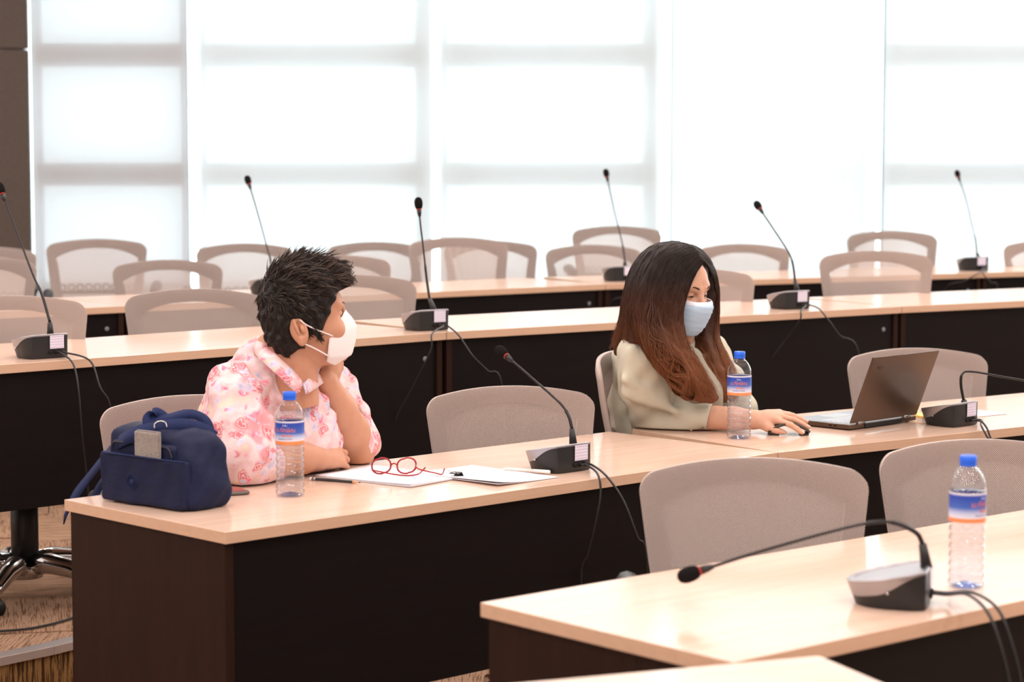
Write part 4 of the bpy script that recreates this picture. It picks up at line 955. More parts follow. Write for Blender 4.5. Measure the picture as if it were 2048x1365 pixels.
# =================================================================== PEOPLE
def m_skin(name, c, c2):
    m = mat(name, c, 0.48, spec=0.45, sss=0.25, noise=(22, (1, 1, 1), c2, 0.3), bump=(450, 0.12, (1, 1, 1))); return m
M_skinA = m_skin('tan_skin', (0.52, 0.255, 0.155), (0.59, 0.305, 0.195)); M_skinB = m_skin('light_tan_skin', (0.60, 0.335, 0.225), (0.66, 0.38, 0.27))
M_eyew = mat('eye_white', (0.75, 0.72, 0.70), 0.15); M_iris = mat('dark_iris', (0.02, 0.01, 0.006), 0.1); M_lash = mat('dark_lashes', (0.012, 0.008, 0.007), 0.7)
def m_hair(name):
    m = bpy.data.materials.new(name); m.use_nodes = True; nt = m.node_tree; b = nt.nodes['Principled BSDF']; b.inputs['Roughness'].default_value = 0.5; b.inputs['Specular IOR Level'].default_value = 0.22
    at = nn(nt, 'ShaderNodeVertexColor'); at.layer_name = 'tint'; nt.links.new(at.outputs[0], b.inputs['Base Color']); return m
M_hair = m_hair('hair_strands')
def frame(f, pitch_up=0.0, roll=0.0):
    """head axes: x forward, y to the person's left, z up"""
    f = Vector((f[0], f[1], 0)).normalized(); l = Vector((-f.y, f.x, 0)); u = Vector((0, 0, 1))
    fp = f*math.cos(pitch_up) + u*math.sin(pitch_up); up = u*math.cos(pitch_up) - f*math.sin(pitch_up)
    l2 = l*math.cos(roll) + up*math.sin(roll); u2 = up*math.cos(roll) - l*math.sin(roll)
    return Matrix((fp, l2, u2)).transposed()
def head_sdf(wide=1.0):
    s = Sdf((-0.14, -0.12, -0.21), (0.15, 0.12, 0.15), 0.0023)
    s.ell((-0.004, 0, 0.030), (0.087, 0.073*wide, 0.088), None, 0)
    s.ell((0.036, 0, 0.012), (0.058, 0.058*wide, 0.075), None, 0.03)
    s.ell((0.026, 0, -0.045), (0.058, 0.058*wide, 0.070), None, 0.03)
    s.ell((0.048, 0, -0.085), (0.034, 0.036*wide, 0.028), None, 0.03)
    s.ell((0.072, 0, -0.102), (0.016, 0.018, 0.014), None, 0.02)
    for y in (-1, 1):
        s.ell((0.060, y*0.038*wide, -0.036), (0.026, 0.024, 0.026), None, 0.02)          # cheek
        s.cap((0.086, y*0.014, 0.024), (0.074, y*0.042, 0.027), 0.009, 0.008, 0.016)    # brow
        s.ell((0.092, y*0.031, -0.001), (0.020, 0.017, 0.010), None, 0.012, 'sub')       # socket
    s.cap((0.088, 0, 0.010), (0.105, 0, -0.030), 0.007, 0.011, 0.012); s.ell((0.105, 0, -0.034), (0.012, 0.011, 0.010), None, 0.008)
    for y in (-1, 1): s.ell((0.096, y*0.012, -0.038), (0.009, 0.007, 0.007), None, 0.006)
    s.ell((0.088, 0, -0.066), (0.012, 0.024, 0.006), None, 0.008); s.ell((0.086, 0, -0.075), (0.011, 0.020, 0.006), None, 0.006); s.ell((0.104, 0, -0.0705), (0.012, 0.022, 0.0012), None, 0.002, 'sub')
    for y in (-1, 1):       # eyelids: a ball with a slit
        s.ell((0.0725, y*0.031, 0.0), (0.0142, 0.0150, 0.0132), None, 0.004)
        s.ell((0.0900, y*0.031, -0.0026), (0.011, 0.0118, 0.0026), None, 0.001, 'sub')
    for y in (-1, 1):       # ears
        Me = np.array(Matrix.Rotation(y*0.35, 3, 'Z') @ Matrix.Rotation(-0.22, 3, 'Y'))
        s.ell((-0.031, y*0.0785*wide, -0.018), (0.0215, 0.0080, 0.0345), Me, 0.006)
        s.ell((-0.028, y*0.0848*wide, -0.013), (0.0125, 0.0065, 0.021), Me, 0.003, 'sub')
        s.ell((-0.037, y*0.0845*wide, -0.008), (0.004, 0.005, 0.020), Me, 0.003)
        s.ell((-0.023, y*0.0825*wide, -0.015), (0.005, 0.005, 0.011), Me, 0.003); s.ell((-0.028, y*0.080*wide, -0.047), (0.009, 0.006, 0.009), None, 0.006)
    s.cap((-0.030, 0, -0.045), (-0.052, 0, -0.19), 0.050, 0.054, 0.02)
    return s
def face_parts(par, look=0.0, lidc=None):
    for y in (-1, 1):
        c = Vector((0.0722, y*0.031, 0.0)); o = MB(); o.lathe([(0.0001, -0.0118)]+[(0.0118*math.sin(math.pi*k/12), -0.0118*math.cos(math.pi*k/12)) for k in range(1, 12)]+[(0.0001, 0.0118)], 20)
        eb = o.build('eyeball', M_eyew, par); eb.location = c
        i = MB().lathe([(0.0001, 0.0121), (0.003, 0.0119), (0.0056, 0.0107)], 16, cap=False).build('iris', M_iris, eb); i.rotation_euler = (0, math.pi/2 + look, 0); i.location = (0.0003, 0, 0)
        MB().tube(crom([(0.0795, y*(0.031-0.0125), -0.0035), (0.0858, y*(0.031-0.006), 0.0000), (0.0872, y*0.031, 0.0006), (0.0850, y*(0.031+0.007), -0.0004), (0.0775, y*(0.031+0.0145), -0.004)], 4), [0.0004]+[0.0010]*15+[0.0004], 6).build('eyelashes', M_lash, par)
        q = crom([(0.0945, y*0.013, 0.019), (0.0945, y*0.022, 0.024), (0.0890, y*0.036, 0.0275), (0.0760, y*0.049, 0.0215)], 5); nq = len(q)
        MB().tube(q, [0.0010+0.0015*math.sin(math.pi*min(1, 0.15+i/nq)) for i in range(nq)], 8).build('eyebrow', lidc or mat('eyebrow_hair', (0.04, 0.022, 0.016), 0.9), par)
def hand(s, wr, dirv, nrm, curls, L=1.0, thumb=(0.6, 0.3), spread=0.10, side=1, rs=1.0):
    """palm + five jointed fingers. dirv: wrist->knuckles, nrm: back of the hand, side=+1: thumb lies towards nrm x dirv"""
    d = Vector(dirv).normalized(); n = Vector(nrm); n = (n-d*n.dot(d)).normalized(); t = n.cross(d)*side
    wr = Vector(wr); rs_ = rs
    kn = []
    for i in range(4):
        q = (1.5-i); k = wr + d*(0.083-0.004*abs(q-0.5))*L + t*(q*0.0205*L) + n*(0.002-0.003*abs(q)); kn.append(k)
        s.chain([wr + t*(q*0.010*L), wr.lerp(k, 0.5) + t*q*0.001, k], [0.0165*rs_, 0.0130*rs_, 0.0102*rs_], 0.012)
    s.ell(wr + d*0.045*L - n*0.002, (0.040*L, 0.036*L, 0.0135*rs_), np.array(Matrix((d, t, n)).transposed()), 0.012)
    lens = [(0.040, 0.024, 0.019), (0.044, 0.028, 0.020), (0.040, 0.026, 0.019), (0.032, 0.020, 0.017)]
    tips = []
    for i in range(4):
        q = 1.5-i; fd = (d + t*spread*q).normalized(); p = kn[i]; ang = 0; r = 0.0092 - (0.0010 if i == 3 else 0)
        for j in range(3):
            ang += curls[i][j]; v = fd*math.cos(ang) - n*math.sin(ang); p2 = p + v*lens[i][j]*L
            s.cap(p, p2, (r - j*0.0008)*rs_, (r-(j+1)*0.0008)*rs_, 0.0025); p = p2
        tips.append((p, v))
    a, b = thumb; p = wr + d*0.020*L + t*0.020*L - n*0.004
    q = p + (d*0.75 + t*0.75 - n*0.25).normalized()*0.036*L; s.cap(wr + d*0.005 + t*0.008, q, 0.0155*rs_, 0.0125*rs_, 0.012)
    v = (d*math.cos(a) + t*math.sin(a) - n*b).normalized(); q2 = q + v*0.031*L; s.cap(q, q2, 0.0120*rs_, 0.0100*rs_, 0.004)
    v2 = (d*math.cos(a-0.35) + t*math.sin(a-0.35) - n*(b+0.15)).normalized(); q3 = q2 + v2*0.024*L; s.cap(q2, q3, 0.0100*rs_, 0.0078*rs_, 0.003); tips.append((q3, v2))
    return tips, n
def nail(par, tip, v, n):
    d = v.normalized(); u = (n - d*n.dot(d)).normalized(); t = d.cross(u); M4 = Matrix(((t.x, d.x, u.x, 0), (t.y, d.y, u.y, 0), (t.z, d.z, u.z, 0), (0, 0, 0, 1))); M4.translation = Vector(tip) + u*0.0056 - d*0.001
    vs = []; 
    for i in range(5):
        for j in range(5):
            x = -1+i/2; y = -1+j/2; vs.append(M4 @ Vector((x*0.0046*(1-0.12*max(0, y)), y*0.006, 0.0012*(1-x*x))))
    mobj('fingernail', vs, [(i*5+j, i*5+5+j, i*5+6+j, i*5+j+1) for i in range(4) for j in range(4)], mat('nail_pink', (0.72, 0.42, 0.34), 0.25), par)
def strands(paths, rad, K, c0, c1, rng, bright=0.5):
    """many tapered 3-sided hairs. paths: (N,K,3) array; c0 root colour, c1 tip colour"""
    N = len(paths); T = np.gradient(paths, axis=1); T /= np.linalg.norm(T, axis=2, keepdims=True)+1e-9
    up = np.array([0.3, -0.7, 0.65]); A = np.cross(T, up); A /= np.linalg.norm(A, axis=2, keepdims=True)+1e-9; B = np.cross(T, A)
    t = np.linspace(0, 1, K); r = rad[:, None]*(1-0.75*t**2)[None, :]; r[:, 0] *= 0.7
    ring = [paths + (A*math.cos(a)+B*math.sin(a))*r[..., None] for a in (0, 2.094, 4.189)]
    V = np.stack(ring, 2).reshape(-1, 3); base = (np.arange(N)*K*3)[:, None, None]; seg = (np.arange(K-1)*3)[None, :, None]
    F4 = []
    for k in range(3):
        k2 = (k+1) % 3; q = np.stack([base+seg+k, base+seg+k2, base+seg+3+k2, base+seg+3+k], -1).reshape(-1, 4); F4.append(q)
    m = rng.uniform(1-bright, 1+bright, N)[:, None, None]
    c0 = np.array(c0); c1 = np.array(c1)
    if c0.ndim == 1: c0 = np.repeat(c0[None], N, 0); c1 = np.repeat(c1[None], N, 0)
    C = (c0[:, None, :]*(1-t)[None, :, None] + c1[:, None, :]*t[None, :, None])*m
    return V, np.concatenate(F4), np.repeat(C[:, :, None, :], 3, 2).reshape(-1, 3)
def fold_mask(par, cz, m, ridge, name='face_mask', pleats=0, band=None):
    """cz: rows (x_centre, z_centre, x_side, y_side, z_side) from nose to under the chin"""
    n = 28; K = len(cz); rows = []
    Kd = 26
    for a in range(Kd+1):
        t = a/Kd*(K-1); i = min(K-2, int(t)); f = t-i; r = [cz[i][q]*(1-f)+cz[i+1][q]*f for q in range(5)]
        for b in range(n+1):
            u = -1+2*b/n; w_ = (1-abs(u)**ridge); x = r[2] + (r[0]-r[2])*w_; y = r[3]*math.copysign(math.sin(min(1, abs(u))*math.pi/2)**0.9 if u else 0, u); z = r[4] + (r[1]-r[4])*(1-u*u)
            if pleats: x += 0.0026*math.copysign(abs(math.sin(pleats*math.pi*a/Kd))**0.5, math.sin(pleats*math.pi*a/Kd))*w_
            x += 0.0009*math.sin(7*z*60 + 5*u) * (1 if pleats else 0.3)
            rows.append((x, y, z))
    fs = [(i*(n+1)+j, i*(n+1)+j+1, (i+1)*(n+1)+j+1, (i+1)*(n+1)+j) for i in range(Kd) for j in range(n)]
    o = mobj(name, rows, fs, [m] + ([band] if band else []), par, solid=0.0012)
    if band:
        for i, p in enumerate(o.data.polygons):
            if i < 3*n: p.material_index = 1
    return o
# ------------------------------------------------------------------- woman in the floral shirt
def m_floral():
    m = mat('floral_cotton', (0.85, 0.62, 0.62), 0.85, spec=0.2); nt = m.node_tree; b = nt.nodes['Principled BSDF']; Lk = nt.links.new
    tc = nn(nt, 'ShaderNodeTexCoord'); wn = nn(nt, 'ShaderNodeTexNoise'); wn.inputs['Scale'].default_value = 40; wn.inputs['Detail'].default_value = 3
    ad = nn(nt, 'ShaderNodeMixRGB'); ad.blend_type = 'ADD'; ad.inputs[0].default_value = 0.045; Lk(tc.outputs['Object'], wn.inputs[0]); Lk(tc.outputs['Object'], ad.inputs[1]); Lk(wn.outputs[1], ad.inputs[2])
    def ramp(src, st):
        c = nn(nt, 'ShaderNodeValToRGB'); el = c.color_ramp.elements; el[0].position, el[0].color = st[0][0], (*st[0][1], 1); el[1].position, el[1].color = st[-1][0], (*st[-1][1], 1)
        for p, q in st[1:-1]: e = el.new(p); e.color = (*q, 1)
        Lk(src, c.inputs[0]); return c
    def vor(scale, src, feat='F1'):
        v = nn(nt, 'ShaderNodeTexVoronoi'); v.feature = feat; v.inputs['Scale'].default_value = scale; Lk(src, v.inputs[0]); return v
    basen = nn(nt, 'ShaderNodeTexNoise'); basen.inputs['Scale'].default_value = 14; basen.inputs['Detail'].default_value = 4; Lk(tc.outputs['Object'], basen.inputs[0])
    base = ramp(basen.outputs[0], [(0.30, (0.80, 0.66, 0.50)), (0.43, (0.77, 0.52, 0.53)), (0.53, (0.80, 0.66, 0.67)), (0.64, (0.76, 0.36, 0.40))])
    # roses: cells whose distance makes petals
    v1 = vor(18, ad.outputs[0]); v1b = vor(70, ad.outputs[0]); sn = nn(nt, 'ShaderNodeMath', operation='MULTIPLY'); sn.inputs[1].default_value = 44; Lk(v1.outputs[0], sn.inputs[0])
    w1 = nn(nt, 'ShaderNodeMath', operation='SINE'); Lk(sn.outputs[0], w1.inputs[0])
    rose = ramp(w1.outputs[0], [(0.0, (0.66, 0.19, 0.24)), (0.25, (0.76, 0.33, 0.37)), (0.8, (0.80, 0.45, 0.45)), (1.0, (0.82, 0.60, 0.54))])
    mask = ramp(v1.outputs[0], [(0.36, (1, 1, 1)), (0.43, (0, 0, 0))]); sel = nn(nt, 'ShaderNodeSeparateColor'); Lk(v1.outputs[1], sel.inputs[0])
    gt = nn(nt, 'ShaderNodeMath', operation='GREATER_THAN'); gt.inputs[1].default_value = 0.22; Lk(sel.outputs[0], gt.inputs[0]); mm = nn(nt, 'ShaderNodeMath', operation='MULTIPLY'); Lk(mask.outputs[0], mm.inputs[0]); Lk(gt.outputs[0], mm.inputs[1])
    m1 = nn(nt, 'ShaderNodeMixRGB'); Lk(mm.outputs[0], m1.inputs[0]); Lk(base.outputs[0], m1.inputs[1]); Lk(rose.outputs[0], m1.inputs[2])
    # grey-lilac leaves, small deep-pink blossoms
    mp = nn(nt, 'ShaderNodeMapping'); mp.inputs['Location'].default_value = (3.1, 1.7, 5.3); Lk(ad.outputs[0], mp.inputs[0])
    for sc, thr, gate, cols in ((26, 0.30, 0.40, ((0.42, 0.40, 0.56), (0.66, 0.60, 0.74))), (34, 0.26, 0.52, ((0.80, 0.12, 0.26), (0.88, 0.36, 0.44)))):
        v = vor(sc, mp.outputs[0]); k = ramp(v.outputs[0], [(thr, (1, 1, 1)), (thr+0.05, (0, 0, 0))]); s2 = nn(nt, 'ShaderNodeSeparateColor'); Lk(v.outputs[1], s2.inputs[0])
        g = nn(nt, 'ShaderNodeMath', operation='GREATER_THAN'); g.inputs[1].default_value = gate; Lk(s2.outputs[1], g.inputs[0]); m3 = nn(nt, 'ShaderNodeMath', operation='MULTIPLY'); Lk(k.outputs[0], m3.inputs[0]); Lk(g.outputs[0], m3.inputs[1])
        cc_ = ramp(v.outputs[0], [(0.0, cols[0]), (thr, cols[1])]); mx = nn(nt, 'ShaderNodeMixRGB'); Lk(m3.outputs[0], mx.inputs[0]); Lk(m1.outputs[0], mx.inputs[1]); Lk(cc_.outputs[0], mx.inputs[2]); m1 = mx
    Lk(m1.outputs[0], b.inputs['Base Color'])
    nb = nn(nt, 'ShaderNodeTexNoise'); nb.inputs['Scale'].default_value = 18; nb.inputs['Detail'].default_value = 3; Lk(tc.outputs['Object'], nb.inputs[0]); bu = nn(nt, 'ShaderNodeBump'); bu.inputs['Strength'].default_value = 0.5; bu.inputs['Distance'].default_value = 0.012
    Lk(nb.outputs[0], bu.inputs['Height']); Lk(bu.outputs[0], b.inputs['Normal'])
    return m
M_floral = m_floral()
PA = empty('person', (W(470, 1078, 5.68).x, W(470, 1078, 5.68).y, 0)); tag(PA, 'woman with short dark wavy hair, pink floral shirt and white mask, chin on her hand', 'person', 'seated people')
IPA = Matrix.Translation(-Vector(PA.location))
def rel(P): return np.asarray(P) - np.array(PA.location)
# key points
pelv = W(478, 1085, 5.66); belly = W(530, 965, 5.55); chest = W(556, 850, 5.50); uch = W(562, 775, 5.47); nb_ = W(560, 715, 5.42)
Rs = W(478, 792, 5.33); Ls = W(662, 785, 5.60); Re = W(492, 918, 5.27); Le = W(704, 896, 5.60)
Rw = W(632, 916, 5.40); Lw_ = W(650, 765, 5.44)
HA = frame((math.cos(0.24), math.sin(0.24)), 0.15); hoA = W(611, 638, 5.36); hsA = 0.985
MA = Matrix.Translation(hoA) @ HA.to_4x4() @ Matrix.Scale(hsA, 4)
hs = head_sdf(1.03); hP, hF = hs.mesh(); hP = smooth_np(hP, hF, 1)
def xf(M, P): R = np.array(M.to_3x3()); return P @ R.T + np.array(M.translation)
parts_ = [(xf(MA, hP), hF)]
# arms with hands
s = Sdf(np.minimum.reduce([A3(Re), A3(Rw)])-0.13, np.maximum.reduce([A3(Re), A3(Rw), A3(W(720, 905, 5.45))])+0.14, 0.0026)
s.chain([Re, Re.lerp(Rw, 0.35), Re.lerp(Rw, 0.75), Rw], [0.046, 0.048, 0.038, 0.031], 0.02)
dR = (W(692, 905, 5.47)-Rw).normalized(); hand(s, Rw, dR, Vector((0.15, -0.75, 0.62)), [(0.55, 1.5, 1.0), (0.5, 1.5, 1.1), (0.55, 1.5, 1.1), (0.65, 1.4, 1.0)], 0.90, (0.3, 0.6), 0.04, 1, 1.12)
s.plane((0, 0, ZB+0.002), (0, 0, -1), k=0.006)
P, Fc = s.mesh(); parts_.append((smooth_np(P, Fc, 1), Fc))
lo = np.minimum.reduce([A3(Le), A3(Lw_)])-0.12; hi = np.maximum.reduce([A3(Le), A3(Lw_)])+0.14
s = Sdf(lo, hi, 0.0026)
s.chain([Le + Vector((0.0, 0, 0.0)), Le.lerp(Lw_, 0.22), Le.lerp(Lw_, 0.55), Lw_], [0.046, 0.057, 0.048, 0.031], 0.02)
s.ell(W(722, 912, 5.60), (0.030, 0.04, 0.036), None, 0.03)
hL = W(668, 728, 5.46); dL = (hL-Lw_).normalized(); tipsL, _ = hand(s, Lw_, (dL + Vector((0.10, 0.25, 0))).normalized(), Vector((0.75, -0.55, -0.35)), [(0.9, 1.1, 0.6), (1.0, 1.1, 0.6), (1.0, 1.1, 0.6), (1.1, 1.1, 0.6)], 0.84, (0.5, 0.2), 0.03, -1, 1.1)
s.plane((0, 0, ZB+0.002), (0, 0, -1), k=0.006)
P, Fc = s.mesh(); parts_.append((smooth_np(P, Fc, 1), Fc))
# neck and the covered trunk
s = Sdf(A3(pelv)-np.array([0.34,0.6,0.34]), A3(uch)+np.array([0.40, 0.40, 0.20]), 0.008)
fA = Vector((0.70, -0.71, 0)); lA = Vector((0.71, 0.70, 0)); hipR = pelv - lA*0.09; hipL = pelv + lA*0.09
s.chain([pelv, belly, chest, uch], [0.13, 0.12, 0.11, 0.07], 0.05); s.cap(Rs, Ls, 0.040, 0.040, 0.03)
s.chain([uch, nb_, hoA + Vector((-0.045, 0.0, -0.06))], [0.07, 0.062, 0.055], 0.03)
s.chain([Rs, Re], [0.048, 0.042], 0.02); s.chain([Ls, Le], [0.046, 0.042], 0.02)
P, Fc = s.mesh(); parts_.append((smooth_np(P, Fc, 1), Fc))
bodyP, bodyF = join_meshes(parts_); np_mesh('body', rel(bodyP), bodyF, M_skinA, PA)
hdA = empty('head'); hdA.parent = PA; hdA.matrix_parent_inverse = Matrix.Identity(4); bpy.context.view_layer.update()
def headchild(o, M, root):
    o.data.transform(M); o.data.transform(Matrix.Translation(-Vector(root.location))); o.parent = root
bpy.data.objects.remove(hdA)
def on_head(fn, M, root):
    """build parts in head space, bake them under the person"""
    tmp = bpy.data.objects.new('tmp', None); COL.objects.link(tmp); fn(tmp)
    T0 = Matrix.Translation(-Vector(root.location))
    for o in list(tmp.children):
        L = Matrix.LocRotScale(o.location, o.rotation_euler, o.scale); kids = list(o.children)
        for c in kids:
            Lc = Matrix.LocRotScale(c.location, c.rotation_euler, c.scale); c.data.transform(T0 @ M @ L @ Lc); c.location = (0, 0, 0); c.rotation_euler = (0, 0, 0)
        o.data.transform(T0 @ M @ L); o.location = (0, 0, 0); o.rotation_euler = (0, 0, 0); o.parent = root
    bpy.data.objects.remove(tmp)
M_kf = mat('white_mask_cloth', (0.86, 0.80, 0.80), 0.85, spec=0.15); M_elast = mat('mask_elastic', (0.85, 0.78, 0.77), 0.8)
def fpA(t):
    face_parts(t, 0.0, mat('faint_brow', (0.16, 0.085, 0.06), 0.9))
    fold_mask(t, [(0.099, 0.006, 0.056, 0.056, -0.040), (0.115, -0.020, 0.047, 0.0615, -0.045), (0.121, -0.038, 0.040, 0.0635, -0.052), (0.113, -0.072, 0.034, 0.063, -0.074), (0.099, -0.104, 0.030, 0.058, -0.094), (0.056, -0.122, 0.028, 0.045, -0.106)], M_kf, 1.35)
    for y in (-1, 1):
        MB().tube(crom([(0.050, y*0.0630, -0.046), (0.020, y*0.074, -0.028), (-0.010, y*0.084, -0.008), (-0.026, y*0.090, 0.008)], 5), 0.0019, 6).build('ear_loop', M_elast, t)
        MB().tube(crom([(0.032, y*0.060, -0.092), (0.010, y*0.070, -0.074), (-0.012, y*0.079, -0.058), (-0.026, y*0.084, -0.050)], 5), 0.0019, 6).build('ear_loop', M_elast, t)
on_head(fpA, MA, PA)
# short hair: soft mass, then tufts
s = Sdf((-0.17, -0.13, -0.11), (0.17, 0.13, 0.19), 0.003)
s.ell((-0.006, 0, 0.050), (0.099, 0.088, 0.096), None, 0); s.ell((0.045, 0, 0.092), (0.068, 0.070, 0.046), None, 0.03); s.ell((0.072, 0.0, 0.080), (0.030, 0.052, 0.030), None, 0.03)
s.ell((-0.042, 0, 0.0), (0.062, 0.078, 0.075), None, 0.03); s.ell((-0.055, 0, -0.045), (0.040, 0.058, 0.045), None, 0.03)
for y in (-1, 1): s.ell((0.030, y*0.066, 0.030), (0.040, 0.016, 0.050), None, 0.02); s.ell((0.018, y*0.068, -0.010), (0.018, 0.010, 0.032), None, 0.014)
s.waves([(0.0022, 150, 60, 110, 0), (0.0018, -90, 160, 190, 1.2), (0.0014, 260, -120, 60, 2.0)])
# open the face and the ears
s.ell((0.108, 0, -0.020), (0.080, 0.12, 0.084), None, 0.012, 'sub')
for y in (-1, 1): s.ell((-0.031, y*0.090, -0.030), (0.031, 0.026, 0.042), None, 0.008, 'sub'); s.ell((0.055, y*0.085, -0.045), (0.036, 0.03, 0.05), None, 0.008, 'sub')
P, Fc = s.mesh(); P = smooth_np(P, Fc, 1)
hcol = np.tile(np.array([0.012, 0.009, 0.008]), (len(P), 1)); T0 = Matrix.Translation(-Vector(PA.location)) @ MA
hair0 = np_mesh('hair', xf(T0, P), Fc, M_hair, PA, hcol)
hair0.data.update(); nrm = np.empty(len(P)*3, dtype=np.float32); hair0.data.vertices.foreach_get('normal', nrm); nrm = nrm.reshape(-1, 3) @ np.array(T0.to_3x3())/hsA**1
nrm /= np.linalg.norm(nrm, axis=1, keepdims=True)
rr_ = np.random.default_rng(3); N = 9500; sel = rr_.choice(len(P), N); p0 = P[sel]; nn_ = nrm[sel]
front = np.clip((p0[:, 0]+0.02)/0.10, 0, 1)[:, None]; topw = np.clip((p0[:, 2]-0.02)/0.08, 0, 1)[:, None]
flow = np.concatenate([0.55+0*front, 0*front, -0.55+0*front], 1)*(1-topw) + np.concatenate([0.85+0*front, 0*front, 0.10-0.35*front], 1)*topw
back = np.clip(-(p0[:, 0]+0.05)/0.05, 0, 1)[:, None]*(1-topw*0.6); flow = flow*(1-back) + np.array([[0.05, 0, -1.0]])*back
sw = np.sin(p0[:, [0]]*55+p0[:, [2]]*70+p0[:, [1]]*40); side = np.cross(nn_, flow); flow = flow + side*sw*0.8*topw + side*sw*0.25 + rr_.normal(0, 0.10, (N, 3))
flow -= nn_*(flow*nn_).sum(1, keepdims=True); flow /= np.linalg.norm(flow, axis=1, keepdims=True)+1e-6
K = 8; t = np.linspace(0, 1, K)[None, :, None]; Ln = (0.016 + 0.024*topw + 0.008*rr_.random((N, 1)))[:, :, None]; Ln = Ln*(1-0.55*back[:, :, None])
lift = ((0.0+0.07*topw+0.05*rr_.random((N, 1)))*(1-0.8*back))[:, :, None]; bend = np.cross(nn_, flow)[:, None, :]*np.sin(t*3.2 + sw[:, None, :]*2)*0.0045*(0.4+topw[:, None, :])
path = p0[:, None, :] - nn_[:, None, :]*0.003 + flow[:, None, :]*Ln*t + nn_[:, None, :]*Ln*lift*np.sin(t*2.4) + bend
okm = ~(((path[:, -1, 0]-0.108)/0.084)**2 + ((path[:, -1, 2]+0.020)/0.082)**2 < 1) & ~((np.abs(path[:, -1, 0]+0.031) < 0.028) & (np.abs(path[:, -1, 2]+0.030) < 0.040) & (np.abs(path[:, -1, 1]) > 0.06)); path = path[okm]; tw = topw[okm, 0]; nk = len(path)
gr = (rr_.random(nk) < 0.06+0.30*tw)[:, None]; cA = np.where(gr, np.array([[0.050, 0.035, 0.028]]), np.array([[0.015, 0.0105, 0.009]])); cB = np.where(gr, np.array([[0.115, 0.085, 0.070]]), np.array([[0.034, 0.023, 0.018]]))
V, F4, C = strands(path, rr_.uniform(0.0008, 0.0017, nk), K, cA, cB, rr_)
np_mesh('hair_locks', xf(T0, V), F4, M_hair, PA, C)
# shirt
s = Sdf(A3(pelv)-np.array([0.30, 0.62, 0.12]), A3(uch)+np.array([0.42, 0.40, 0.17]), 0.0058)
s.chain([pelv, belly, chest, uch], [0.165, 0.162, 0.150, 0.105], 0.06)
s.chain([W(500, 880, 5.58), W(505, 810, 5.52), W(528, 735, 5.47)], [0.125, 0.105, 0.062], 0.06)
s.cap(Rs, Ls, 0.068, 0.060, 0.05); s.ell(W(590, 850, 5.45), (0.075, 0.075, 0.09), None, 0.05)
s.chain([uch, W(556, 728, 5.43)], [0.095, 0.070], 0.05)
Rend = Re.lerp(Rw, 0.26); dR0 = (Rw-Re).normalized(); s2 = Sdf(A3(pelv)-np.array([0.30, 0.62, 0.12]), A3(uch)+np.array([0.42, 0.40, 0.17]), 0.0058)
s2.chain([Rs, Rs.lerp(Re, 0.5), Re + Vector((-0.01, -0.01, 0.002)), Rend], [0.080, 0.082, 0.072, 0.066], 0.035)
s2.plane(Re.lerp(Rw, 0.34), dR0 + Vector((0, 0, 0.25))); s2.chain([Re.lerp(Rw, 0.12), Re.lerp(Rw, 0.5)], [0.050, 0.052], 0.004, 'sub'); s.comb((slice(None),)*3, s2.d, 0.03, 'add')
Lend = Ls.lerp(Le, 0.86); s.chain([Ls, Ls.lerp(Le, 0.5), Lend, Le + Vector((0.018, 0.035, 0.008))], [0.066, 0.062, 0.060, 0.048], 0.035)
# folds
s.waves([(0.0040, 38, -26, 30, 0.2), (0.0030, -22, 52, 58, 1.1), (0.0024, 85, 40, -66, 2.2), (0.0016, -60, -120, 90, 0.7)])
for a, b in (((470, 850, 5.22), (540, 890, 5.24)), ((455, 880, 5.22), (530, 915, 5.22)), ((560, 800, 5.32), (620, 850, 5.38)), ((540, 760, 5.33), (500, 830, 5.25)), ((600, 860, 5.36), (640, 900, 5.42))):
    s.cap(W(*a), W(*b), 0.008, 0.004, 0.022)
# opening round the forearm that leans on the elbow, and at the neck
s.chain([Le + Vector((-0.01, -0.02, -0.01)), Le.lerp(Lw_, 0.3), Le.lerp(Lw_, 0.7), Lw_], [0.050, 0.060, 0.052, 0.036], 0.006, 'sub')
s.chain([W(557, 745, 5.43), hoA + Vector((-0.03, -0.01, -0.03))], [0.050, 0.060], 0.006, 'sub'); s.cap(W(575, 742, 5.36), W(604, 757, 5.28), 0.026, 0.018, 0.01, 'sub')
s.plane((0, 0, ZB+0.0035), (0, 0, -1)) if False else None
X, Y, Z = s.grid((slice(None),)*3)
tb = (pix, )
bN = Vector((-(b1-b0).y, (b1-b0).x, 0)).normalized(); q0_ = b0 + bN*0.60     # back edge of the desk
side_ = (X-q0_.x)*bN.x + (Y-q0_.y)*bN.y
near = np.maximum(-(Z-(ZB+0.003)), 0)*0 + np.where((side_ < 0.012), (ZB+0.003)-Z, np.where(Z < ZB+0.003, 0.012-side_, -9))
s.d = np.maximum(s.d, near)
P, Fc = s.mesh(); P = smooth_np(P, Fc, 2); np_mesh('shirt', rel(P), Fc, M_floral, PA)
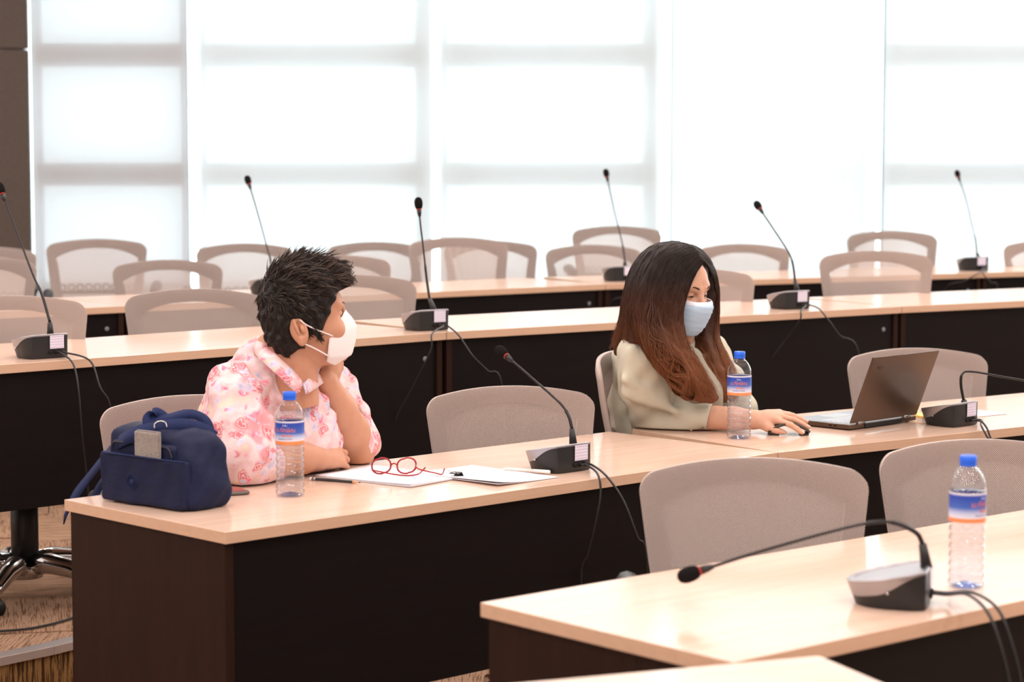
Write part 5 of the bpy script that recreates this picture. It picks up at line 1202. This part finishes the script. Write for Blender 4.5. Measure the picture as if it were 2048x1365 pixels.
# collar
def collar(par, root, m, pts_in, pts_out, nseg=6):
    a = crom(pts_in, nseg); b = crom(pts_out, nseg); vs = []; 
    for p, q in zip(a, b):
        mid = p.lerp(q, 0.5) + Vector((0, -0.004, 0.004)); vs += [p, mid, q]
    n_ = len(a); fs = [(i*3+j, i*3+j+1, i*3+4+j, i*3+3+j) for i in range(n_-1) for j in range(2)]
    vs = [Vector(v)-Vector(root.location) for v in vs]; return mobj('collar', vs, fs, m, root, solid=0.003)
collar(None, PA, M_floral, [W(600, 672, 5.56), W(548, 664, 5.52), W(522, 672, 5.44), W(530, 690, 5.34), W(560, 718, 5.27), W(592, 748, 5.26), W(606, 768, 5.27)],
       [W(606, 690, 5.60), W(545, 682, 5.58), W(508, 688, 5.46), W(513, 712, 5.31), W(545, 742, 5.23), W(572, 768, 5.22), W(597, 790, 5.24)])
collar(None, PA, M_floral, [W(606, 768, 5.27), W(622, 752, 5.36), W(640, 738, 5.46)], [W(612, 790, 5.26), W(634, 776, 5.34), W(655, 760, 5.46)])
for (x, y, D) in ():
    c = W(x, y, D)-Vector(PA.location); o = MB().lathe([(0.0055, 0), (0.0055, 0.0018), (0.003, 0.0024)], 14).build('button', mat('pearl_button', (0.8, 0.7, 0.7), 0.25), PA); o.location = c; o.rotation_euler = (math.radians(85), 0, math.radians(20))
# trousers, shoes under the desk
def legs(root, pelv, f, l, m, msh, fl):
    s = Sdf((pelv.x-0.45, pelv.y-0.55, fl+0.0), (pelv.x+0.55, pelv.y+0.45, pelv.z+0.2), 0.009); ft = []
    s.ell(pelv + Vector((0, 0, -0.02)), (0.17, 0.17, 0.12), None, 0.03)
    for sd in (-1, 1):
        h = pelv + l*0.09*sd + Vector((0, 0, -0.03)); k = h + f*0.40 + l*0.05*sd; k.z = fl+0.50; a = k + f*0.03; a.z = fl+0.09
        s.chain([h, h.lerp(k, 0.5), k, k.lerp(a, 0.5), a], [0.098, 0.088, 0.064, 0.056, 0.046], 0.03); ft.append(a)
    P, Fc = s.mesh(); np_mesh('trousers', P-np.array(root.location), Fc, m, root)
    for a in ft:
        s = Sdf(A3(a)-0.2, A3(a)+0.25, 0.006); q = a.copy(); q.z = fl+0.035; s.chain([q - f*0.05, q + f*0.08, q + f*0.17], [0.036, 0.040, 0.030], 0.02); s.cap(q, a, 0.038, 0.040, 0.02); s.plane((0, 0, fl+0.002), (0, 0, -1))
        P, Fc = s.mesh(); np_mesh('shoe', P-np.array(root.location), Fc, msh, root)
legs(PA, pelv, fA, lA, mat('dark_trousers', (0.02, 0.02, 0.03), 0.9), M_black, Z0)
# ------------------------------------------------------------------- woman in the pale green jacket
PB = empty('person', (W(1300, 1000, 6.6).x, W(1300, 1000, 6.6).y, 0)); tag(PB, 'woman with long reddish-brown hair, pale green jacket and pale blue mask, hand on a mouse', 'person', 'seated people')
M_sage = mat('pale_green_cotton', (0.53, 0.51, 0.41), 0.9, spec=0.2, noise=(9, (1, 1, 1), (0.59, 0.565, 0.455), 0.3), bump=(16, 0.5, (1, 1, 1)))
def relB(P): return np.asarray(P) - np.array(PB.location)
fB = Vector((0.86, -0.51, 0)); lB = Vector((0.51, 0.86, 0))
pelv = W(1305, 990, 6.60); belly = W(1318, 880, 6.52); chest = W(1335, 790, 6.45); uch = W(1340, 725, 6.42)
Rs = W(1283, 722, 6.24); Ls = W(1415, 710, 6.62); Re = W(1306, 832, 6.33); Rw = W(1508, 840, 6.20); Le = W(1478, 815, 6.72); Lw_ = W(1500, 905, 6.80)
HB = frame((0.74, -0.67), -0.20); hoB = W(1352, 578, 6.33); hsB = 0.97
MBh = Matrix.Translation(hoB) @ HB.to_4x4() @ Matrix.Scale(hsB, 4)
hs = head_sdf(1.0); hP, hF = hs.mesh(); hP = smooth_np(hP, hF, 1); parts_ = [(xf(MBh, hP), hF)]
kn = W(1576, 829, 6.17)
s = Sdf(np.minimum(A3(Re), A3(Rw))-0.10, A3(W(1650, 800, 6.2))+np.array([0.06, 0.25, 0.06]), 0.0024)
s.chain([Re, Re.lerp(Rw, 0.4), Re.lerp(Rw, 0.8), Rw], [0.044, 0.041, 0.031, 0.027], 0.02)
dR = (kn-Rw).normalized(); tips, hn_ = hand(s, Rw, dR, Vector((-0.05, -0.30, 0.95)), [(0.42, 0.30, 0.15), (0.38, 0.28, 0.12), (0.34, 0.28, 0.12), (0.45, 0.35, 0.2)], 0.90, (0.10, 0.55), 0.14, -1, 0.98)
s.plane((0, 0, ZB+0.002), (0, 0, -1), k=0.006); P, Fc = s.mesh(); parts_.append((smooth_np(P, Fc, 1), Fc))
s = Sdf(np.minimum(A3(Le), A3(Lw_))-0.14, np.maximum(A3(Le), A3(Lw_))+np.array([0.14, 0.1, 0.12]), 0.003)
s.chain([Le, Lw_], [0.042, 0.028], 0.02); hand(s, Lw_, Vector((0.3, -0.3, -0.8)), Vector((0.5, 0.6, 0.2)), [(0.5, 0.5, 0.3)]*4, 0.88, (0.3, 0.3), 0.04, 1)
P, Fc = s.mesh(); parts_.append((P, Fc))
s = Sdf(A3(pelv)-np.array([0.3, 0.6, 0.2]), A3(uch)+np.array([0.40, 0.45, 0.2]), 0.008)
s.chain([pelv, belly, chest, uch], [0.12, 0.10, 0.10, 0.075], 0.05); s.cap(Rs, Ls, 0.05, 0.05, 0.04); s.chain([uch, W(1348, 668, 6.38), hoB + Vector((-0.02, 0, -0.06))], [0.06, 0.052, 0.05], 0.03)
s.chain([Rs, Re], [0.05, 0.04], 0.03); s.chain([Ls, Le], [0.05, 0.04], 0.03); P, Fc = s.mesh(); parts_.append((smooth_np(P, Fc, 1), Fc))
bP, bF = join_meshes(parts_); np_mesh('body', relB(bP), bF, M_skinB, PB)
for p, v in tips[:4]: nail(PB, p-Vector(PB.location), v, hn_)
M_blue = mat('pale_blue_mask_cloth', (0.50, 0.66, 0.83), 0.8, spec=0.2); M_mw = mat('white_mask_band', (0.80, 0.82, 0.92), 0.8)
def fpB(t):
    face_parts(t, 0.25)
    fold_mask(t, [(0.113, -0.012, 0.058, 0.058, -0.012), (0.120, -0.028, 0.050, 0.0645, -0.032), (0.119, -0.060, 0.046, 0.0655, -0.058), (0.108, -0.092, 0.044, 0.062, -0.080), (0.088, -0.118, 0.038, 0.052, -0.100), (0.055, -0.128, 0.03, 0.04, -0.112)], M_blue, 2.3, pleats=3, band=M_mw)
    for y in (-1, 1): MB().tube(crom([(0.050, y*0.0650, -0.030), (0.02, y*0.072, -0.010), (-0.02, y*0.086, 0.004), (-0.03, y*0.088, -0.03), (-0.01, y*0.08, -0.055), (0.044, y*0.061, -0.082)], 5), 0.0014, 6).build('ear_loop', M_elast, t)
on_head(fpB, MBh, PB)
# jacket
s = Sdf(A3(pelv)-np.array([0.30, 0.62, 0.10]), A3(uch)+np.array([0.42, 0.48, 0.16]), 0.0056)
s.chain([pelv, belly, chest, uch], [0.150, 0.135, 0.125, 0.088], 0.05); s.cap(Rs, Ls, 0.060, 0.055, 0.05); s.ell(W(1375, 800, 6.34), (0.075, 0.075, 0.08), None, 0.05)
s.chain([W(1290, 800, 6.50), W(1292, 730, 6.42), W(1310, 680, 6.40)], [0.10, 0.085, 0.05], 0.05)
s.chain([uch, W(1340, 690, 6.39)], [0.08, 0.06], 0.05)
Rc = Re.lerp(Rw, 0.60); dR0 = (Rw-Re).normalized(); s2 = Sdf(A3(pelv)-np.array([0.30, 0.62, 0.10]), A3(uch)+np.array([0.42, 0.48, 0.16]), 0.0056)
s2.chain([Rs, Rs.lerp(Re, 0.5), Re, Re.lerp(Rw, 0.3), Rc], [0.070, 0.070, 0.064, 0.058, 0.047], 0.03)
s2.plane(Rc, dR0); s2.chain([Re.lerp(Rw, 0.45), Re.lerp(Rw, 0.8)], [0.039, 0.041], 0.003, 'sub'); s.comb((slice(None),)*3, s2.d, 0.03, 'add')
Lc = Le.lerp(Lw_, 0.5); s.chain([Ls, Ls.lerp(Le, 0.6), Le, Lc], [0.060, 0.055, 0.050, 0.045], 0.03)
s.waves([(0.0034, 34, -20, 36, 0.2), (0.0026, -30, 46, 60, 1.6), (0.0020, 80, 30, -70, 2.2)])
for a, b in (((1250, 760, 6.17), (1330, 800, 6.22)), ((1255, 790, 6.2), (1350, 822, 6.22)), ((1262, 700, 6.17), (1255, 780, 6.2))):
    s.cap(W(*a), W(*b), 0.010, 0.006, 0.035)
s.chain([W(1348, 690, 6.38), hoB], [0.048, 0.06], 0.006, 'sub'); s.cap(W(1372, 700, 6.30), W(1385, 735, 6.24), 0.028, 0.015, 0.01, 'sub')
X, Y, Z = s.grid((slice(None),)*3); bN = Vector((-(b1-b0).y, (b1-b0).x, 0)).normalized(); q0_ = b0 + bN*0.60
e2 = (b2-b1).normalized(); n2 = Vector((-e2.y, e2.x, 0)); r0_ = b1 + n2*0.60
sd1 = (X-q0_.x)*bN.x + (Y-q0_.y)*bN.y; sd2 = (X-r0_.x)*n2.x + (Y-r0_.y)*n2.y; sdm = np.minimum(sd1, sd2) if False else np.where((X-b1.x)*e2.x + (Y-b1.y)*e2.y < -0.22, sd1, sd2)
s.d = np.maximum(s.d, np.where(sdm < 0.012, (ZB+0.003)-Z, np.where(Z < ZB+0.003, 0.012-sdm, -9)))
P, Fc = s.mesh(); P = smooth_np(P, Fc, 2); np_mesh('jacket', relB(P), Fc, M_sage, PB)
# stitched cuff trim
q = dR0; u_ = Vector((0, 0, 1)) - q*q.z; u_.normalize(); w_ = q.cross(u_)
cc_ = Re.lerp(Rw, 0.44); tb_ = MB()
for k in range(26):
    a = 2*math.pi*k/26; p = cc_ + (u_*math.cos(a)+w_*math.sin(a))*0.0545 - Vector(PB.location); tb_.tube([p - q*0.003, p + q*0.003], 0.0014, 5)
tb_.build('cuff_stitching', mat('peach_trim', (0.72, 0.45, 0.30), 0.8), PB)
# grey shirt under the open jacket
s = Sdf(A3(chest)-np.array([0.05, 0.30, 0.18]), A3(uch)+np.array([0.30, 0.05, 0.10]), 0.005)
s.chain([W(1400, 880, 6.36), W(1398, 790, 6.30), W(1378, 722, 6.29)], [0.06, 0.062, 0.040], 0.03); s.waves([(0.002, 60, 40, 50, 0)])
X, Y, Z = s.grid((slice(None),)*3); sd1 = (X-q0_.x)*bN.x + (Y-q0_.y)*bN.y; s.d = np.maximum(s.d, np.where(sd1 < 0.012, (ZB+0.003)-Z, -9))
P, Fc = s.mesh(); np_mesh('undershirt', relB(smooth_np(P, Fc, 1)), Fc, mat('grey_green_knit', (0.30, 0.28, 0.22), 0.9, bump=(120, 0.5, (1, 1, 1))), PB)
# long hair: guides through the photograph's outline, each with its own depth
GD_ = [  # near side, from the parting back to the nape
 [(1388, 527, 6.26), (1378, 541, 6.25), (1365, 572, 6.235), (1354, 604, 6.23), (1348, 640, 6.22), (1356, 680, 6.21), (1376, 715, 6.20), (1400, 750, 6.20), (1416, 775, 6.20), (1430, 795, 6.20)],
 [(1386, 522, 6.25), (1366, 540, 6.23), (1348, 580, 6.21), (1340, 620, 6.20), (1338, 660, 6.19), (1352, 705, 6.18), (1372, 740, 6.18), (1390, 765, 6.18), (1404, 785, 6.18), (1412, 797, 6.18)],
 [(1382, 514, 6.25), (1352, 530, 6.21), (1330, 575, 6.18), (1322, 625, 6.17), (1322, 665, 6.17), (1338, 705, 6.16), (1356, 735, 6.16), (1372, 760, 6.165), (1386, 778, 6.17), (1384, 793, 6.17)],
 [(1375, 508, 6.26), (1335, 524, 6.20), (1312, 570, 6.17), (1304, 620, 6.16), (1306, 660, 6.155), (1322, 700, 6.15), (1345, 735, 6.15), (1362, 760, 6.155), (1372, 775, 6.16), (1366, 786, 6.17)],
 [(1366, 503, 6.28), (1322, 520, 6.21), (1298, 565, 6.18), (1288, 615, 6.17), (1290, 655, 6.165), (1308, 692, 6.155), (1330, 725, 6.15), (1350, 752, 6.155), (1358, 765, 6.16), (1352, 775, 6.16)],
 [(1355, 500, 6.30), (1312, 515, 6.24), (1286, 558, 6.21), (1275, 605, 6.20), (1270, 645, 6.20), (1266, 672, 6.20), (1268, 690, 6.19)],
 [(1342, 499, 6.33), (1302, 515, 6.28), (1278, 555, 6.26), (1267, 600, 6.25), (1260, 640, 6.25), (1252, 668, 6.26), (1246, 690, 6.27)],
 [(1332, 500, 6.37), (1296, 520, 6.34), (1274, 560, 6.32), (1263, 605, 6.32), (1255, 645, 6.32), (1244, 680, 6.33), (1235, 705, 6.34)],
 # far side
 [(1388, 526, 6.28), (1402, 540, 6.31), (1412, 565, 6.35), (1417, 600, 6.37), (1414, 640, 6.38), (1412, 680, 6.37), (1425, 715, 6.34), (1438, 745, 6.32), (1446, 772, 6.32), (1455, 800, 6.32)],
 [(1384, 516, 6.31), (1405, 530, 6.35), (1416, 560, 6.39), (1419, 600, 6.41), (1416, 640, 6.42), (1418, 680, 6.41), (1436, 712, 6.38), (1455, 745, 6.36), (1462, 775, 6.35), (1458, 805, 6.35)],
 [(1376, 508, 6.34), (1400, 520, 6.40), (1413, 550, 6.44), (1414, 600, 6.46), (1408, 650, 6.46), (1402, 690, 6.42), (1415, 730, 6.38), (1430, 762, 6.34), (1440, 790, 6.33)],
 [(1364, 503, 6.36), (1392, 513, 6.44), (1405, 550, 6.49), (1404, 600, 6.50), (1398, 650, 6.48), (1392, 690, 6.40), (1402, 720, 6.34), (1415, 755, 6.30), (1430, 780, 6.28)],
]
G3 = [np.array([list(W(*q)) for q in g]) for g in GD_]
def resamp(g, K):
    c = crom([Vector(p) for p in g], 8); A = np.array([list(p) for p in c]); d = np.r_[0, np.cumsum(np.linalg.norm(np.diff(A, axis=0), axis=1))]; t = np.linspace(0, d[-1], K)
    return np.stack([np.interp(t, d, A[:, i]) for i in range(3)], 1)
K = 40; GR = [resamp(g, K) for g in G3]
s = Sdf(A3(hoB)-np.array([0.20, 0.20, 0.32]), A3(hoB)+np.array([0.22, 0.22, 0.16]), 0.0034)
Rb = np.array(HB)
s.ell(hoB + HB @ Vector((-0.018, 0, 0.034))*hsB, (0.101*hsB, 0.082*hsB, 0.088*hsB), Rb, 0.0); s.ell(hoB + HB @ Vector((-0.05, 0, -0.02)), (0.060, 0.072, 0.085), Rb, 0.03)
GS = []
for i in range(len(GR)):
    GS.append(GR[i])
    if i not in (7, len(GR)-1):
        for w_ in (0.33, 0.67): GS.append(GR[i]*(1-w_)+GR[i+1]*w_)
for gi, g in enumerate(GS):
    n_end = K if gi not in (5, 6, 7) else K
    P_ = [g[i] for i in range(0, K, 4)] + [g[-1]]; m_ = len(P_); s.chain([p for p in P_], [0.008 + 0.0090*math.sin(math.pi*min(1, (i+0.6)/m_))**0.7 for i in range(m_)], 0.018)
s.waves([(0.0012, 160, 90, 20, 0), (0.0010, -120, 190, 15, 1.3)])
for c, r, k in (((0.098, 0.0, -0.030), (0.050, 0.052, 0.085), 0.006), ((0.085, 0.0, 0.02), (0.05, 0.040, 0.045), 0.006), ((0.10, 0.008, 0.045), (0.04, 0.022, 0.030), 0.006)):
    s.ell(hoB + HB @ Vector(c)*hsB, r, Rb, k, 'sub')
HG = s; P, Fc = s.mesh(); P = smooth_np(P, Fc, 3)
zr = np.clip((hoB.z+0.02-P[:, 2])/0.26, 0, 1)[:, None]**1.1; dk, md, lt = np.array([[0.014, 0.0075, 0.006]]), np.array([[0.060, 0.021, 0.010]]), np.array([[0.19, 0.068, 0.027]])
def omb(z): return np.where(z < 0.5, dk+(md-dk)*z*2, md+(lt-md)*(z-0.5)*2)
np_mesh('hair', relB(P), Fc, M_hair, PB, omb(zr)*0.8)
# strands between neighbouring guides
rb = np.random.default_rng(11); allp, allr = [], []
pairs = [(0, 1), (1, 2), (2, 3), (3, 4), (4, 5), (5, 6), (6, 7), (8, 9), (9, 10), (10, 11)]
tt = np.linspace(0, 1, K)
for a, b in pairs:
    for _ in range(420):
        w_ = rb.random(); g = GR[a]*(1-w_) + GR[b]*w_; end = rb.uniform(0.80, 1.0); idx_ = np.linspace(0, end*(K-1), K); g = np.stack([np.interp(idx_, np.arange(K), g[:, i]) for i in range(3)], 1)
        ax_ = g - np.array([hoB.x, hoB.y, 0])[None, :]; ax_[:, 2] = np.clip(g[:, 2]-hoB.z-0.03, 0, 1); ax_ /= np.linalg.norm(ax_, axis=1, keepdims=True)+1e-6
        off = rb.normal(0, 1, 3)*0.0040; rad_ = rb.uniform(0.010, 0.0195) if rb.random() < 0.85 else rb.uniform(-0.01, 0.01)
        cl = rb.integers(0, 9); ph = cl*0.9 + rb.normal(0, 0.25); am = 0.0065*np.clip((tt-0.45)/0.55, 0, 1)**1.3
        wav = np.stack([np.sin(tt*17+ph), np.cos(tt*15+ph)*0.8, np.sin(tt*13+ph+1)*0.5], 1)*am[:, None]
        grow = (0.35 + np.sin(np.clip(tt*1.6, 0, 1)*math.pi/2)*1.15)[:, None]
        allp.append(g + off*grow + ax_*rad_*np.clip(0.5+tt*3, 0, 1)[:, None] + wav); allr.append(rb.uniform(0.0004, 0.0010))
# a few flyaway hairs
for _ in range(90):
    a, b = pairs[rb.integers(0, 7)]; w_ = rb.random(); g = GR[a]*(1-w_)+GR[b]*w_; d = rb.normal(0, 1, 3)*0.014; allp.append(g + d[None, :]*(tt[:, None]**1.5) + rb.normal(0, 1, 3)*0.007); allr.append(0.00025)
path = np.array(allp); nmain = len(path)-90; GX = np.gradient(HG.d, HG.h); dims = np.array(HG.n)-1; tgt = rb.uniform(0.0006, 0.0060, nmain)[:, None]
for _ in range(3):
    q = np.clip(((path[:nmain]-HG.lo)/HG.h).round().astype(int), 0, dims); dd = HG.d[q[..., 0], q[..., 1], q[..., 2]]; gg = np.stack([g_[q[..., 0], q[..., 1], q[..., 2]] for g_ in GX], -1); gg /= np.linalg.norm(gg, axis=-1, keepdims=True)+1e-6
    mv = np.where((dd < tgt) & (dd > -0.05), tgt-dd, np.where((dd > tgt) & (dd < 0.03), (tgt-dd)*0.5*(1-tt[None, :]), 0)); path[:nmain] += gg*mv[..., None]
for _ in range(2): path[:, 1:-1] = 0.25*path[:, :-2]+0.5*path[:, 1:-1]+0.25*path[:, 2:]
V, F4, C = strands(path, np.array(allr), K, (1, 1, 1), (1, 1, 1), rb, 0.35)
zz = np.clip((hoB.z+0.04-V[:, 2])/0.25, 0, 1)[:, None]**0.9; rnd = C[:, [0]]
np_mesh('hair_strands', relB(V), F4, M_hair, PB, omb(zz)*rnd*1.25)
legs(PB, pelv, fB, lB, mat('navy_trousers', (0.015, 0.018, 0.04), 0.9), M_black, Z0)
